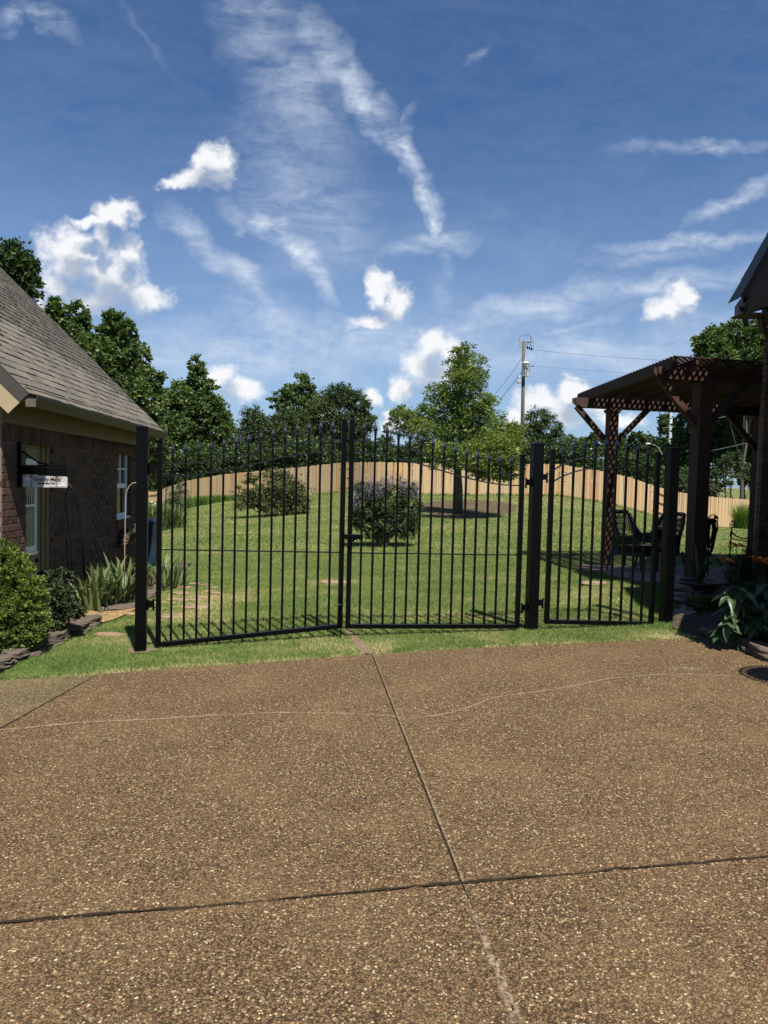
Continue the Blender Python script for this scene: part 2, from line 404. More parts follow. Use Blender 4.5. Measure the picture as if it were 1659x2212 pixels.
# brick
t = NT('brick_face'); v = t.wpos(); o = t.math('FRACT', t.math('ADD', t.rnd(), t.tone()))
c = t.ramp(o, [(0, (.036,.019,.014)), (.35, (.078,.040,.028)), (.7, (.118,.062,.044)), (1, (.060,.041,.033))])
c = t.mix(t.ramp(t.noise(t.wpos((1,1,1)), 22, 5, .65), [(.35, (0,0,0)), (.8, (.5,.5,.5))]), c, (.15,.108,.085))
t.bump(t.noise(v, 60, 5, .7), .5, .006); M['brick'] = t.base(c, .88, .2)
M['mortar'] = simple('mortar', (.165,.140,.115), .95, .1, var=.25, scale=12, bump=.3)
t = NT('brick_walling'); sx_n = t.n('ShaderNodeSeparateXYZ'); t.l(t.wpos(), sx_n.inputs[0]); cb = t.n('ShaderNodeCombineXYZ')
t.l(t.math('ADD', sx_n.outputs[0], sx_n.outputs[1]), cb.inputs[0]); t.l(sx_n.outputs[2], cb.inputs[1])
bt = t.n('ShaderNodeTexBrick'); t.l(cb.outputs[0], bt.inputs['Vector'])
for k_, v_ in (('Color1', (.058,.030,.021,1)), ('Color2', (.120,.064,.046,1)), ('Mortar', (.165,.140,.115,1)), ('Scale', 1.0), ('Mortar Size', .005), ('Brick Width', .204), ('Row Height', .0813)): bt.inputs[k_].default_value = v_
c = t.mix(t.math('MULTIPLY', t.noise(t.wpos(), 20, 5, .65), .45), bt.outputs['Color'], (.13,.09,.07)); t.bump(t.math('SUBTRACT', 1.0, bt.outputs['Fac']), .8, .008); M['brickwall'] = t.base(c, .9, .2)
M['beige'] = simple('beige_trim_paint', (.34,.27,.165), .55, .3, var=.08, scale=2)
M['olive'] = simple('olive_tan_paint', (.118,.090,.038), .5, .35, var=.08, scale=2)
M['taupe'] = simple('taupe_trim_paint', (.105,.088,.070), .5, .4, var=.06, scale=2)
M['darkbrown'] = simple('dark_brown_trim', (.055,.045,.038), .5, .4, var=.1)
M['white'] = simple('white_paint', (.74,.75,.74), .45, .4, var=.05)
M['curtain'] = simple('pale_curtain', (.42,.41,.39), .9, .1, var=.15, scale=30)
t = NT('window_glass'); M['glass'] = t.base((.018,.021,.024), .04, .6)
t = NT('asphalt_shingle'); v = t.wpos(); o = t.math('FRACT', t.math('ADD', t.rnd(), t.tone()))
c = t.ramp(o, [(0, (.072,.064,.052)), (.4, (.112,.099,.080)), (.75, (.155,.135,.104)), (1, (.093,.084,.073))])
c = t.mix(t.ramp(t.noise(v, 130, 3, .7), [(.35, (0,0,0)), (.75, (.55,.55,.55))]), c, (.235,.215,.18))
t.bump(t.noise(v, 150, 3), .5, .004); M['shingle'] = t.base(c, .92, .15)
# stone
def stone(name, a, b, c, sc=5):
    t = NT(name); v = t.wpos(); n = t.noise(v, sc, 7, .65, .5); col = t.mix(n, a, b)
    col = t.mix(t.ramp(t.rnd(), [(0, (0,0,0)), (1, (.7,.7,.7))]), col, c)
    lay = t.noise(t.wpos((2,2,26)), 3, 5, .6); col = t.mix(t.ramp(lay, [(.45, (0,0,0)), (.7, (.6,.6,.6))]), col, tuple(x*.45 for x in a))
    t.bump(t.math('ADD', n, lay), .9, .02); return t.base(col, .9, .2)
M['ledge'] = stone('grey_ledge_stone', (.060,.047,.036), (.190,.155,.118), (.11,.085,.066))
M['flag'] = stone('brown_flagstone', (.20,.15,.115), (.33,.26,.21), (.28,.20,.16), 3)
M['stepper'] = stone('tan_stepping_stone', (.22,.155,.095), (.33,.24,.155), (.27,.155,.105), 4)
M['statue'] = stone('weathered_cast_stone', (.17,.155,.13), (.30,.28,.25), (.25,.23,.20), 14)
M['mulch'] = None
t = NT('bark_mulch'); v = t.wpos(); vo = t.voro(t.wpos((1,1.6,1)), 38); sc_ = t.n('ShaderNodeSeparateColor'); t.l(vo.outputs['Color'], sc_.inputs[0])
t.bump(vo.outputs['Distance'], 1.0, .02); M['mulch'] = t.base(t.ramp(sc_.outputs[0], [(0, (.030,.020,.014)), (.6, (.085,.058,.040)), (1, (.20,.15,.105))]), .95, .1)
M['soil'] = simple('bare_soil', (.165,.118,.075), .95, .1, var=.35, scale=18, bump=.6)
M['terracotta'] = simple('dark_glazed_pot', (.060,.036,.024), .35, .5, var=.3)
M['wicker'] = simple('dark_wicker', (.020,.016,.014), .5, .45, var=.35, scale=40)
M['cushion'] = simple('dark_seat_pad', (.020,.019,.020), .9, .1)
M['bluebin'] = simple('blue_plastic', (.012,.038,.105), .45, .4, var=.1)
M['galv'] = simple('grey_painted_steel', (.70,.73,.74), .45, .4, metal=.0, var=.06)
M['wire'] = simple('cable', (.04,.04,.042), .5, .4)
M['wirelit'] = simple('sunlit_cable', (.55,.56,.57), .4, .5)  # pale copy of the cable colour, sunlight put into it
M['ceramic'] = simple('grey_porcelain', (.30,.29,.28), .3, .5)
M['pvc'] = simple('pale_pipe', (.36,.29,.23), .5, .3)
t = NT('sign_board'); v = t.wpos(); 
rx = t.n('ShaderNodeSeparateXYZ'); t.l(v, rx.inputs[0])
rust = t.ramp(t.tone(), [(.0, (0,0,0)), (1, (1,1,1))])
rn = t.math('MULTIPLY', rust, t.math('ADD', .35, t.noise(t.wpos((40,40,14)), 2.0, 5, .7)), True)
M['sign'] = t.base(t.mix(rn, (.44,.42,.41), (.14,.050,.025)), .45, .4)
M['ink'] = simple('black_sign_ink', (.012,.012,.014), .6, .3)
M['inkwhite'] = simple('worn_white_sign_ink', (.85,.85,.85), .6, .3)
M['orange'] = simple('orange_petal', (.80,.20,.015), .55, .3, var=.2, scale=30)
M['petalwhite'] = simple('white_petal', (.75,.75,.68), .6, .2)
# foliage palettes
M['f_dark'] = foliage('dark_tree_leaves', [(0, (0.0193, 0.0366, 0.0132)), (0.5, (0.0501, 0.0866, 0.0263)), (1, (0.1196, 0.1666, 0.0526))], .22, .48)
M['f_mid'] = foliage('green_tree_leaves', [(0, (0.0385, 0.0667, 0.0195)), (0.5, (0.0901, 0.1445, 0.0415)), (1, (0.2101, 0.2593, 0.078))], .27, .5)
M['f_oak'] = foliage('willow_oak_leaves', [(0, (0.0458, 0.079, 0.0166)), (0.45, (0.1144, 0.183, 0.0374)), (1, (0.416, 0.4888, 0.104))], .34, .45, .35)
M['f_cedar'] = foliage('cedar_foliage', [(0, (0.0212, 0.0393, 0.0136)), (0.5, (0.0514, 0.0832, 0.0242)), (1, (0.1286, 0.1588, 0.0454))], .12, .65)
M['f_thuja'] = foliage('bright_thuja_foliage', [(0, (0.0373, 0.0672, 0.0133)), (0.5, (0.1307, 0.2001, 0.03)), (1, (0.2801, 0.3442, 0.0634))], .2, .6)
M['f_rose'] = foliage('dark_rose_leaves', [(0, (0.0144, 0.0288, 0.012)), (0.6, (0.0408, 0.0648, 0.024)), (1, (0.132, 0.15, 0.072))], .18, .5)
M['f_vitex'] = foliage('grey_green_leaves', [(0, (0.0224, 0.0416, 0.0176)), (0.5, (0.064, 0.0992, 0.0416)), (1, (0.168, 0.216, 0.096))], .22, .5)
M['f_pale'] = foliage('pale_bush_leaves', [(0, (.035,.050,.018)), (.5, (.095,.115,.042)), (1, (.20,.20,.095))], .28, .55)
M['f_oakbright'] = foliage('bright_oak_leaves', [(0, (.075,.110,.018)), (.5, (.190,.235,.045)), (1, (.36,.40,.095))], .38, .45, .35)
M['f_bloom'] = foliage('lavender_blooms', [(0, (0.11, 0.1, 0.13)), (0.5, (0.19, 0.16, 0.27)), (1, (0.3, 0.27, 0.42))], .2, .7)
M['f_iris'] = foliage('iris_blades', [(0, (0.0473, 0.0837, 0.0351)), (0.6, (0.1148, 0.1755, 0.0648)), (0.85, (0.243, 0.2903, 0.0945)), (1, (0.459, 0.351, 0.135))], .25, .45, .3)
M['f_tall'] = foliage('tall_green_grass', [(0, (0.0455, 0.1105, 0.013)), (0.5, (0.117, 0.221, 0.0286)), (1, (0.221, 0.312, 0.065))], .3, .5)
def leafmat(name, a, b, rough=.38):
    t = NT(name); v = t.coord('Object'); vein = t.n('ShaderNodeTexWave'); t.l(v, vein.inputs[0]); vein.inputs['Scale'].default_value = 14
    c = t.mix(t.rnd(), a, b); c = t.mix(t.math('MULTIPLY', t.noise(v, 20, 3), .5), c, tuple(x*.6 for x in a))
    t.bump(vein.outputs[0], .25, .003); t.base(c, rough, .5)
    tr = t.n('ShaderNodeBsdfTranslucent'); t.l(c, tr.inputs[0]); mx = t.n('ShaderNodeMixShader'); mx.inputs[0].default_value = .2
    t.l(t.p.outputs[0], mx.inputs[1]); t.l(tr.outputs[0], mx.inputs[2]); t.l(mx.outputs[0], t.out.inputs[0]); return t.m
M['leaf_big'] = leafmat('broad_green_leaf', (.042,.080,.030), (.085,.130,.046))
M['leaf_iris'] = leafmat('iris_leaf', (.085,.135,.052), (.20,.25,.085), .45)
M['leaf_strap'] = leafmat('strap_leaf', (.035,.062,.022), (.055,.085,.030), .4)
M['leaf_varieg'] = leafmat('pale_edged_leaf', (.10,.16,.055), (.26,.29,.14), .45)

# ------------------------------------------------------------------ terrain
def near_z(x): return -0.06 + 0.0347*np.clip(x, -6.0, 3.2)
_fu = np.array([-.80,-.40,-.318,-.275,-.2225,-.06,-.012,.095,.238,.296,.335,.386,.415,.464,.52,.8])
_fz = np.array([-2.0,-1.7,-1.50,-.60,-.075,.81,.86,.84,1.00,.68,.37,-.30,-.52,-.75,-.90,-1.0])
_fy = np.array([56,55,54,51,49,44,41.8,42,42,41.6,41.8,44,44,44,46,50.])
def gz(x, y):
    x = np.asarray(x, float); y = np.asarray(y, float); yc = np.maximum(y, 1.0)
    u = np.clip(x/yc, -.8, .8)
    far = np.interp(u, _fu, _fz); fy = np.interp(u, _fu, _fy)
    s = np.clip((y-13.0)/(fy-13.0), 0, 1)**1.6
    dr = np.clip((y-fy-2)/60.0, 0, 1)
    sw = np.maximum(0, .21-(y-11.8)*.0571-.035-near_z(x))*np.clip((x-2.5)/1.2, 0, 1)*np.clip((y-9.9)/1.1, 0, 1)*np.clip((16.6-y)/1.5, 0, 1)
    return near_z(x)*(1-s) + far*s - dr*1.5 + sw
def g1(x, y): return float(gz(x, y))
def ground(px, py):
    d = ray(px, py); lo = 2.0; t0 = None; prev = 2.0
    for i in range(1, 4000):
        t = 2.0 + i*0.02
        p = Vector((0,0,H)) + d*t
        if p.z < g1(p.x, p.y):
            lo, hi = t-.02, t
            for _ in range(20):
                m = (lo+hi)/2; q = Vector((0,0,H)) + d*m
                if q.z < g1(q.x, q.y): hi = m
                else: lo = m
            q = Vector((0,0,H)) + d*hi; return Vector((q.x, q.y, g1(q.x, q.y)))
    raise ValueError((px, py))
def plane(px, py):
    """point of the tilted driveway plane"""
    d = ray(px, py); t = (-0.06 - H)/(d.z - 0.0347*d.x)
    return Vector((d.x*t, d.y*t, H + d.z*t))
EDGE = [plane(*p) for p in ((0,1470),(170,1460),(300,1449),(560,1431),(800,1413),(1000,1401),(1200,1391),(1400,1383),(1515,1376))]
RB = [plane(*p) for p in ((1515,1376),(1560,1387),(1610,1405),(1659,1428))]
e0 = EDGE[0] + (EDGE[0]-EDGE[2])*3.0
_ex = np.array([e0.x]+[p.x for p in EDGE]); _ey = np.array([e0.y]+[p.y for p in EDGE])
def edge_y(x): return np.interp(x, _ex, _ey, left=_ey[0], right=_ey[-1])
_rx = np.array([p.x for p in RB]); _ry = np.array([p.y for p in RB])
def in_drive(x, y):
    x = np.asarray(x); y = np.asarray(y)
    r = np.interp(y, _ry[::-1], _rx[::-1], left=6.0, right=-99)
    return (y < edge_y(x)) & ((x < _rx[0]) | (x < np.maximum(r, _rx[0])) )

xs = np.concatenate([[-1500,-600,-250,-120,-80,-60], np.arange(-45,-12,1.5), np.arange(-12,12,.3), np.arange(12,46,1.5), [60,80,120,250,600,1500]])
ys = np.concatenate([[-300,-80,-30,-14,-6,-2,1], np.arange(3,7,.5), np.arange(7,17,.2), np.arange(17,56,.8), [58,62,68,76,88,105,130,170,250,400,800,1600,3000]])
X, Y = np.meshgrid(xs, ys)
Z = gz(X, Y) + 0.030*(fbm(X*.7, Y*.7, 3)-.5)*np.clip((Y-9)/4, 0, 1)
Z = Z - np.where(Y < edge_y(X)+.02, .16, 0) - np.where((X > 3.2) & (Y < 10.5), .02, 0)
_pin = (X > 4.1) & (Y > 10.4) & (Y < 14.9) & (X < 7.5)
Z = Z - .10*_pin
nx, ny = len(xs), len(ys)
idx = np.arange(nx*ny).reshape(ny, nx)
Fq = np.stack([idx[:-1,:-1], idx[:-1,1:], idx[1:,1:], idx[1:,:-1]], -1).reshape(-1, 4)
lawn = np_mesh('lawn', np.stack([X, Y, Z], -1).reshape(-1, 3), Fq, M['lawn'], smooth=True); tag(lawn, kind='structure')

# ------------------------------------------------------------------ driveway
def pz(x, y, dz=0.0): return Vector((x, y, -0.06 + 0.0347*x + dz))
def line2(a, b):
    d = (b - a); return (a.x, a.y, d.x, d.y)
def isect(l1, l2):
    x1,y1,dx1,dy1 = l1; x2,y2,dx2,dy2 = l2; den = dx1*dy2 - dy1*dx2
    t = ((x2-x1)*dy2 - (y2-y1)*dx2)/den; return (x1+dx1*t, y1+dy1*t)
def clip_poly(poly, l, keep_left, gap):
    """keep the side of line l; gap = distance kept free of the line"""
    x0,y0,dx,dy = l; L = sqrt(dx*dx+dy*dy); nx_, ny_ = -dy/L, dx/L
    if not keep_left: nx_, ny_ = -nx_, -ny_
    f = lambda p: (p[0]-x0)*nx_ + (p[1]-y0)*ny_ - gap
    out = []
    for i in range(len(poly)):
        a, b = poly[i], poly[(i+1) % len(poly)]; fa, fb = f(a), f(b)
        if fa >= 0: out.append(a)
        if (fa >= 0) != (fb >= 0):
            s = fa/(fa-fb); out.append((a[0]+(b[0]-a[0])*s, a[1]+(b[1]-a[1])*s))
    return out
LA = line2(plane(0,1995), plane(1659,1850)); LB = line2(plane(997,1905), plane(803,1413)); LB2 = line2(plane(1122,2212), plane(997,1905))
LC = line2(plane(0,1574), plane(185,1471))
outline = [(-9,-6),(7.5,-6),(7.5,5.2),(_rx[-1]+.35,_ry[-1]-.5)] + [(p.x,p.y) for p in RB[::-1]] + [(p.x,p.y) for p in EDGE[::-1][1:]] + [(e0.x,e0.y),(-9,e0.y)]
drive = MB().prism([pz(x, y, -.030) for x, y in outline], .12).build('driveway', M['joint']); tag(drive, kind='structure')
def slab(poly, mat):
    # bevelled top edge
    c = Vector((sum(p[0] for p in poly)/len(poly), sum(p[1] for p in poly)/len(poly), 0))
    m = MB(); n = len(poly)
    lo = [pz(x, y, -.05) for x, y in poly]; mid = [pz(x, y, -.006) for x, y in poly]
    top = []
    for i in range(n):
        a, b, d = poly[i-1], poly[i], poly[(i+1) % n]
        e1 = Vector((b[0]-a[0], b[1]-a[1])); e2 = Vector((d[0]-b[0], d[1]-b[1]))
        e1 = e1.normalized() if e1.length > 1e-6 else Vector((1,0)); e2 = e2.normalized() if e2.length > 1e-6 else e1
        nn = Vector((-(e1.y+e2.y), e1.x+e2.x)); nn = nn.normalized() if nn.length > 1e-6 else Vector((0,0))
        top.append(pz(b[0]+nn.x*.004, b[1]+nn.y*.004, 0))
    m.add(lo+mid+top, [tuple(range(2*n, 3*n))] + [(i, (i+1) % n, n+(i+1) % n, n+i) for i in range(n)] + [(n+i, n+(i+1) % n, 2*n+(i+1) % n, 2*n+i) for i in range(n)])
    return m.build('slab', mat, drive)
far_ = clip_poly(outline, LA, True, .006); near_ = clip_poly(outline, LA, False, .006)
slab(clip_poly(far_, LB, False, .0035), M['drive'])
fl = clip_poly(far_, LB, True, .0035)
slab(clip_poly(fl, LC, False, .007), M['drive']); slab(clip_poly(fl, LC, True, .007), M['drive_old'])
slab(clip_poly(near_, LB2, False, .002), M['drive']); slab(clip_poly(near_, LB2, True, .002), M['drive'])
def ribbon(name, pts, widths, parent, seed=1, n=160, mat=None, dz=.004):
    rng = np.random.RandomState(seed); P = [plane(*p) for p in pts]
    xs_ = np.array([p.x for p in P]); ys_ = np.array([p.y for p in P]); tt = np.linspace(0, 1, len(P)); q = np.linspace(0, 1, n)
    x = np.interp(q, tt, xs_); y = np.interp(q, tt, ys_) ; kx = np.ones(7)/7
    x[3:-3] = np.convolve(x, kx, 'valid'); y[3:-3] = np.convolve(y, kx, 'valid')
    y = y + .02*(vn(q*26, 0*q, seed)-.5) + .012*(vn(q*70, 0*q, seed+3)-.5)
    w = np.interp(q, tt, widths)*(0.5+vn(q*40, 0*q+3, seed))
    dx = np.gradient(x); dy = np.gradient(y); L = np.sqrt(dx*dx+dy*dy); nx_ = -dy/L; ny_ = dx/L
    offs = (-1,-.4,.4,1); tn = (0,1,1,0); V = []; T = []
    for o_, t_ in zip(offs, tn):
        xx = x+nx_*w*o_; yy_ = y+ny_*w*o_; V.append(np.stack([xx, yy_, -0.06+.0347*xx+dz], -1)); T.append(np.full(n, t_*1.0))
    V = np.stack(V, 1).reshape(-1,3); T = np.stack(T, 1).ravel()
    Fs = [(i*4+k, i*4+k+1, (i+1)*4+k+1, (i+1)*4+k) for i in range(n-1) for k in range(3)]
    return np_mesh(name, V, Fs, mat or M['sediment'], T, parent)
t = NT('dark_joint_dirt'); v = t.wpos(); t.base(t.mix(t.noise(v, 40, 4), (.010,.008,.006), (.045,.034,.022)), .95, .1)
tr = t.n('ShaderNodeBsdfTransparent'); mx = t.n('ShaderNodeMixShader'); t.l(t.math('MULTIPLY', t.ramp(t.noise(v, 70, 4, .7), [(.30, (0,0,0)), (.46, (1,1,1))]), t.tone()), mx.inputs[0]); t.l(tr.outputs[0], mx.inputs[1]); t.l(t.p.outputs[0], mx.inputs[2]); t.l(mx.outputs[0], t.out.inputs[0]); M['jdirt'] = t.m
ribbon('joint_dirt', [(-60,2000),(300,1968.8),(700,1933.8),(997,1907.9),(1300,1881.4),(1500,1863.9),(1720,1844.7)], [.009,.011,.008,.010,.009,.011,.009], drive, 21, 300, M['jdirt'], .0025)
ribbon('joint_dirt', [(-30,1590.6),(60,1540.6),(120,1507.2),(185,1471)], [.012,.012,.010,.008], drive, 22, 80, M['jdirt'], .0025)
ribbon('joint_dirt', [(803,1413),(850,1532.2),(900,1659),(950,1785.8),(997,1905)], [.007,.006,.006,.006,.006], drive, 23, 200, M['jdirt'], .0022)
ribbon('joint_dirt', [(997,1905),(1040,2010.7),(1085,2121.4),(1122,2212)], [.005,.004,.004,.004], drive, 24, 120, M['jdirt'], .0022)
ribbon('sediment_line', [(806,1413),(853,1532.2),(904,1659),(954,1785.8),(1001,1905)], [.006,.006,.006,.007,.008], drive, 25, 200, None, .0035)
ribbon('sediment_line', [(-40,1582),(60,1572),(180,1561),(400,1551),(560,1541),(700,1541),(800,1544),(857,1549)], [.030,.028,.026,.022,.02,.014,.012,.012], drive, 2)
ribbon('sediment_line', [(870,1555),(950,1545),(1010,1530),(1060,1509),(1140,1497),(1220,1487),(1310,1467),(1400,1459),(1480,1457),(1600,1462),(1690,1466)], [.013,.02,.02,.016,.016,.015,.016,.014,.016,.013,.01], drive, 5)
ribbon('sediment_line', [(1003,1930),(1030,1990),(1070,2090),(1110,2190),(1125,2230)], [.006,.012,.024,.020,.026], drive, 8)
ribbon('sediment_line', [(1448,1447),(1480,1446),(1515,1447)], [.02,.09,.03], drive, 11, 40)
ribbon('sediment_line', [(140,1507),(160,1505),(175,1504)], [.01,.035,.01], drive, 12, 30)

# ------------------------------------------------------------------ house at the left
house = thing('brick_house', 'brown brick house with grey shingle roof and door at left', 'house', (-4.2, 7.77, -.2))
hd = Vector((-.087, 1, 0)).normalized(); hn = Vector((hd.y, -hd.x, 0))     # along the wall / outward
def L_(Yp, b, z):
    p = Vector((-3.44 - .087*Yp, Yp, 0)) + hn*b; p.z = z; return p
Y0, Y1 = 7.77, 13.80; ZF = 2.20
HX = (hd, hn, Vector((0,0,1)))
DOOR = (8.41, 9.27, -.25, 2.07); WIN = (12.13, 12.98, .90, 2.07)
wall_mb = MB(); gable_mb = MB()
def wseg(ya, yb, za, zb, th=.20): 
    wall_mb.box((L_(ya, -.006, za)+L_(yb, -.006-th, zb))/2, ((yb-ya)/2/hd.y, th/2, (zb-za)/2), HX)
wseg(Y0, DOOR[0], -.3, ZF); wseg(DOOR[1], WIN[0], -.3, ZF); wseg(WIN[1], Y1, -.3, ZF)
wseg(DOOR[0], DOOR[1], DOOR[3], ZF); wseg(WIN[0], WIN[1], WIN[3], ZF); wseg(WIN[0], WIN[1], -.3, WIN[2])
# gable front (faces the drive) and back, as slabs of the same wall
for yy_, s_ in ((Y0, 1), (Y1, -1)):
    a = L_(yy_, -.22, -.3); b = L_(yy_, -8.2, -.3); th = hd*(.18*s_)
    apex = L_(yy_, -4.1, 5.9); a2 = L_(yy_, -.22, ZF+.15); b2 = L_(yy_, -8.2, ZF+.15)
    q = [a, b, b2, apex, a2]; n_ = 5
    vs = q + [p + th for p in q]
    gable_mb.add(vs, [(0,1,2,3,4), (9,8,7,6,5)] + [(i, 5+i, 5+(i+1) % 5, (i+1) % 5) for i in range(5)])
hwall = wall_mb.build('wall', M['mortar'], house); gable_mb.build('gable_wall', M['brickwall'], house)
BL, BH, CO = .194, .071, .0813
bme = box_mesh('brick', (BL/2, .05, BH/2), M['brick'], .004)
bsold = box_mesh('soldier_brick', (BH/2, .05, BL/2), M['brick'], .004)
rng = random.Random(3); cand = []
rotz = atan2(hd.y, hd.x)
nco = int((ZF-.215+.25)/CO)
for c_ in range(nco+1):
    z = ZF - .215 - CO*(c_+.5)
    off = (c_ % 2)*.102
    y = Y0 + .003 - off
    while y < Y1:
        ya, yb = max(y, Y0), min(y+BL*hd.y, Y1); y += .204*hd.y
        for (da, db, za, zb) in (DOOR, WIN):
            if za-CO*.4 < z < zb + (.21 if False else 0):
                if ya < db and yb > da:
                    if ya < da: yb = min(yb, da)
                    elif yb > db: ya = max(ya, db)
                    else: ya = yb
        if yb-ya > .03: cand.append((ya, yb, z, 0))
y = Y0+.003
while y < Y1-.07:
    cand.append((y, y+BH*hd.y, ZF-.105, 1)); y += .0813*hd.y
sj = MB(); vis = []
for q in cand:
    ym = (q[0]+q[1])/2
    vis.append(((1/ym)*(1 if q[2] > .0 else .3)*(1 if not q[3] else .9), q))
vis.sort(key=lambda a: -a[0]); V_, F_, T_ = [], [], []
for i, (_, (ya, yb, z, sol)) in enumerate(vis):
    c_ = L_((ya+yb)/2, -.045 + rng.uniform(-.0015, .0025), z); ln = (yb-ya)/hd.y
    if i < 296:
        if sol: inst('brick', bsold, hwall, c_, (0,0,rotz))
        else: inst('brick', bme, hwall, c_, (0,0,rotz+rng.uniform(-.004,.004)), (ln/BL, 1, 1))
    else:
        hz = BL/2 if sol else BH/2
        m = MB().box(c_, (ln/2, .05, hz), HX); n0 = len(V_); V_ += m.v; F_ += [tuple(k_+n0 for k_ in f) for f in m.f]; T_ += [rng.random()]*8
o = np_mesh('brickwork', np.array([tuple(v) for v in V_]), F_, M['brick'], T_, hwall); o['kind'] = 'stuff'
# reveals of brick at door and window far sides
for (da, db, za, zb) in (DOOR, WIN):
    z = ZF-.215-CO*.5
    while z > za:
        if z < zb: inst('brick', bme, hwall, L_(db+.045, -.10, z), (0,0,rotz+pi/2), (.55,.92,1))
        z -= CO
# frieze, soffit, fascia, gutter
E0, E1 = 7.54, 13.95; OH = .31
MB().box((L_(Y0, 0.012, ZF+.125)+L_(Y1, .012, ZF+.125))/2, ((Y1-Y0)/2/hd.y, .012, .125), HX).build('frieze_board', M['olive'], house)
sof = MB(); 
for k_ in range(3):
    b0 = .026 + k_*(OH-.026)/3
    sof.box((L_(E0+.02, b0+.048, ZF+.232)+L_(E1-.02, b0+.048, ZF+.232))/2, ((E1-E0)/2/hd.y-.02, .046, .006), HX)
sof.build('soffit', M['olive'], house)
vent = MB()
for yv in (8.55, 10.6, 12.6): vent.box(L_(yv, .17, ZF+.224), (.15, .035, .002), HX)
vent.build('soffit_vent', M['darkbrown'], house)
MB().box((L_(E0, OH+.01, ZF+.29)+L_(E1, OH+.01, ZF+.29))/2, ((E1-E0)/2/hd.y, .010, .075), HX).build('fascia', M['olive'], house)
prof = [(0,.12),(0,.0),(.075,.0),(.085,.018),(.10,.05),(.118,.075),(.125,.11),(.125,.12),(.118,.12),(.112,.08),(.07,.012),(.01,.012),(.01,.12)]
gm = MB(); n_ = len(prof)
for yy_ in (E0, E1): gm.v += [tuple(L_(yy_, OH+.021+x, ZF+.155+z)) for x, z in prof]
gm.f += [(i, (i+1) % n_, n_+(i+1) % n_, n_+i) for i in range(n_)]
gm.f += [(0,1,2,11,12),(2,3,4,10,11),(4,5,6,9,10),(6,7,8,9)]
M['gutter'] = simple('dark_taupe_gutter', (.060,.050,.036), .5, .3, var=.08); gut = gm.build('gutter', M['gutter'], house)
MB().box(L_(E0+.002, OH+.075, ZF+.20), (.003, .05, .042), HX).build('gutter_end_cap', M['taupe'], house)
MB().tube([L_(E1-.25, OH+.08, ZF+.15), L_(E1-.25, OH+.08, ZF+.02), L_(E1-.25, OH-.02, ZF-.10), L_(E1-.25, .12, ZF-.16), L_(E1-.25, .06, ZF-.24), L_(E1-.25, .06, -.1)], .042, 8).build('downspout', M['darkbrown'], house, True)
# roof
PITCHR = radians(44.5); sx, sz = cos(PITCHR), sin(PITCHR)
RT = ZF+.30
def Rf(Yp, s, h=0): # s metres up the slope from the eave edge, h above the deck
    return L_(Yp, OH+.055 - s*sx + h*sz, RT + s*sz + h*sx)
SL = (4.1+OH)/sx
rm = MB()
def slabq(m, a, b, c_, d_, n, th):
    vs = [a, b, c_, d_] + [p - n*th for p in (a, b, c_, d_)]
    m.add(vs, [(0,1,2,3),(7,6,5,4),(0,4,5,1),(1,5,6,2),(2,6,7,3),(3,7,4,0)])
upn = (hn*sz + Vector((0,0,sx)))
slabq(rm, Rf(E0,0), Rf(E1,0), Rf(E1,SL), Rf(E0,SL), upn, .03)
dn2 = (hn*-sz + Vector((0,0,sx)))
def Rf2(Yp, s): return L_(Yp, OH+.055-2*SL*sx + s*sx, RT + s*sz)
slabq(rm, Rf2(E0,SL), Rf2(E1,SL), Rf2(E1,0), Rf2(E0,0), dn2, .03)
roof = rm.build('roof', M['shingle'], house)
# architectural shingles: courses of tabs, random widths, some doubled in thickness
EXP = .143; rs = random.Random(11)
tabs = []
ncs = int(SL/EXP)
for c_ in range(ncs):
    y = E0 - rs.uniform(0, .2)
    while y < E1:
        w = rs.choice((.11,.14,.17,.21,.26)); thick = rs.random() < .5
        ya, yb = max(y, E0-.015), min(y+w, E1+.015); y += w
        if yb-ya > .02: tabs.append((c_, ya, yb, thick))
tabs.sort(key=lambda q: (q[1]*.55 + q[0]*.28))
def tab_mb(q):
    c_, ya, yb, th = q; s0 = c_*EXP - .012; h0 = .017 if th else .011
    a, b = Rf(ya+.003, s0, h0), Rf(yb-.003, s0, h0); c2, d2 = Rf(yb-.003, s0+EXP+.02, .003 if not th else .005), Rf(ya+.003, s0+EXP+.02, .003 if not th else .005)
    lo = [Rf(ya+.003, s0, .001), Rf(yb-.003, s0, .001), Rf(yb-.003, s0+EXP+.02, .0005), Rf(ya+.003, s0+EXP+.02, .0005)]
    return MB().add([a, b, c2, d2]+lo, [(0,1,2,3),(4,0,3,7),(1,5,6,2),(4,5,1,0)])
seen = [q for q in tabs if q[0] < 44]; V_, F_, T_ = [], [], []
def vis_tab(q):
    p = Rf((q[1]+q[2])/2, q[0]*EXP)
    d = R3.transposed() @ (p - Vector((0,0,H))); return -1 < d.x/-d.z*1560/829 < 1
cnt = 0
for q in tabs:
    if vis_tab(q) and cnt < 298:
        tab_mb(q).build('shingle', M['shingle'], roof); cnt += 1
    else:
        m = tab_mb(q); n0 = len(V_); V_ += m.v; F_ += [tuple(k_+n0 for k_ in f) for f in m.f]; T_ += [rs.random()]*8
o = np_mesh('shingle_courses', np.array([tuple(v) for v in V_]), F_, M['shingle'], T_, roof); o['kind'] = 'stuff'
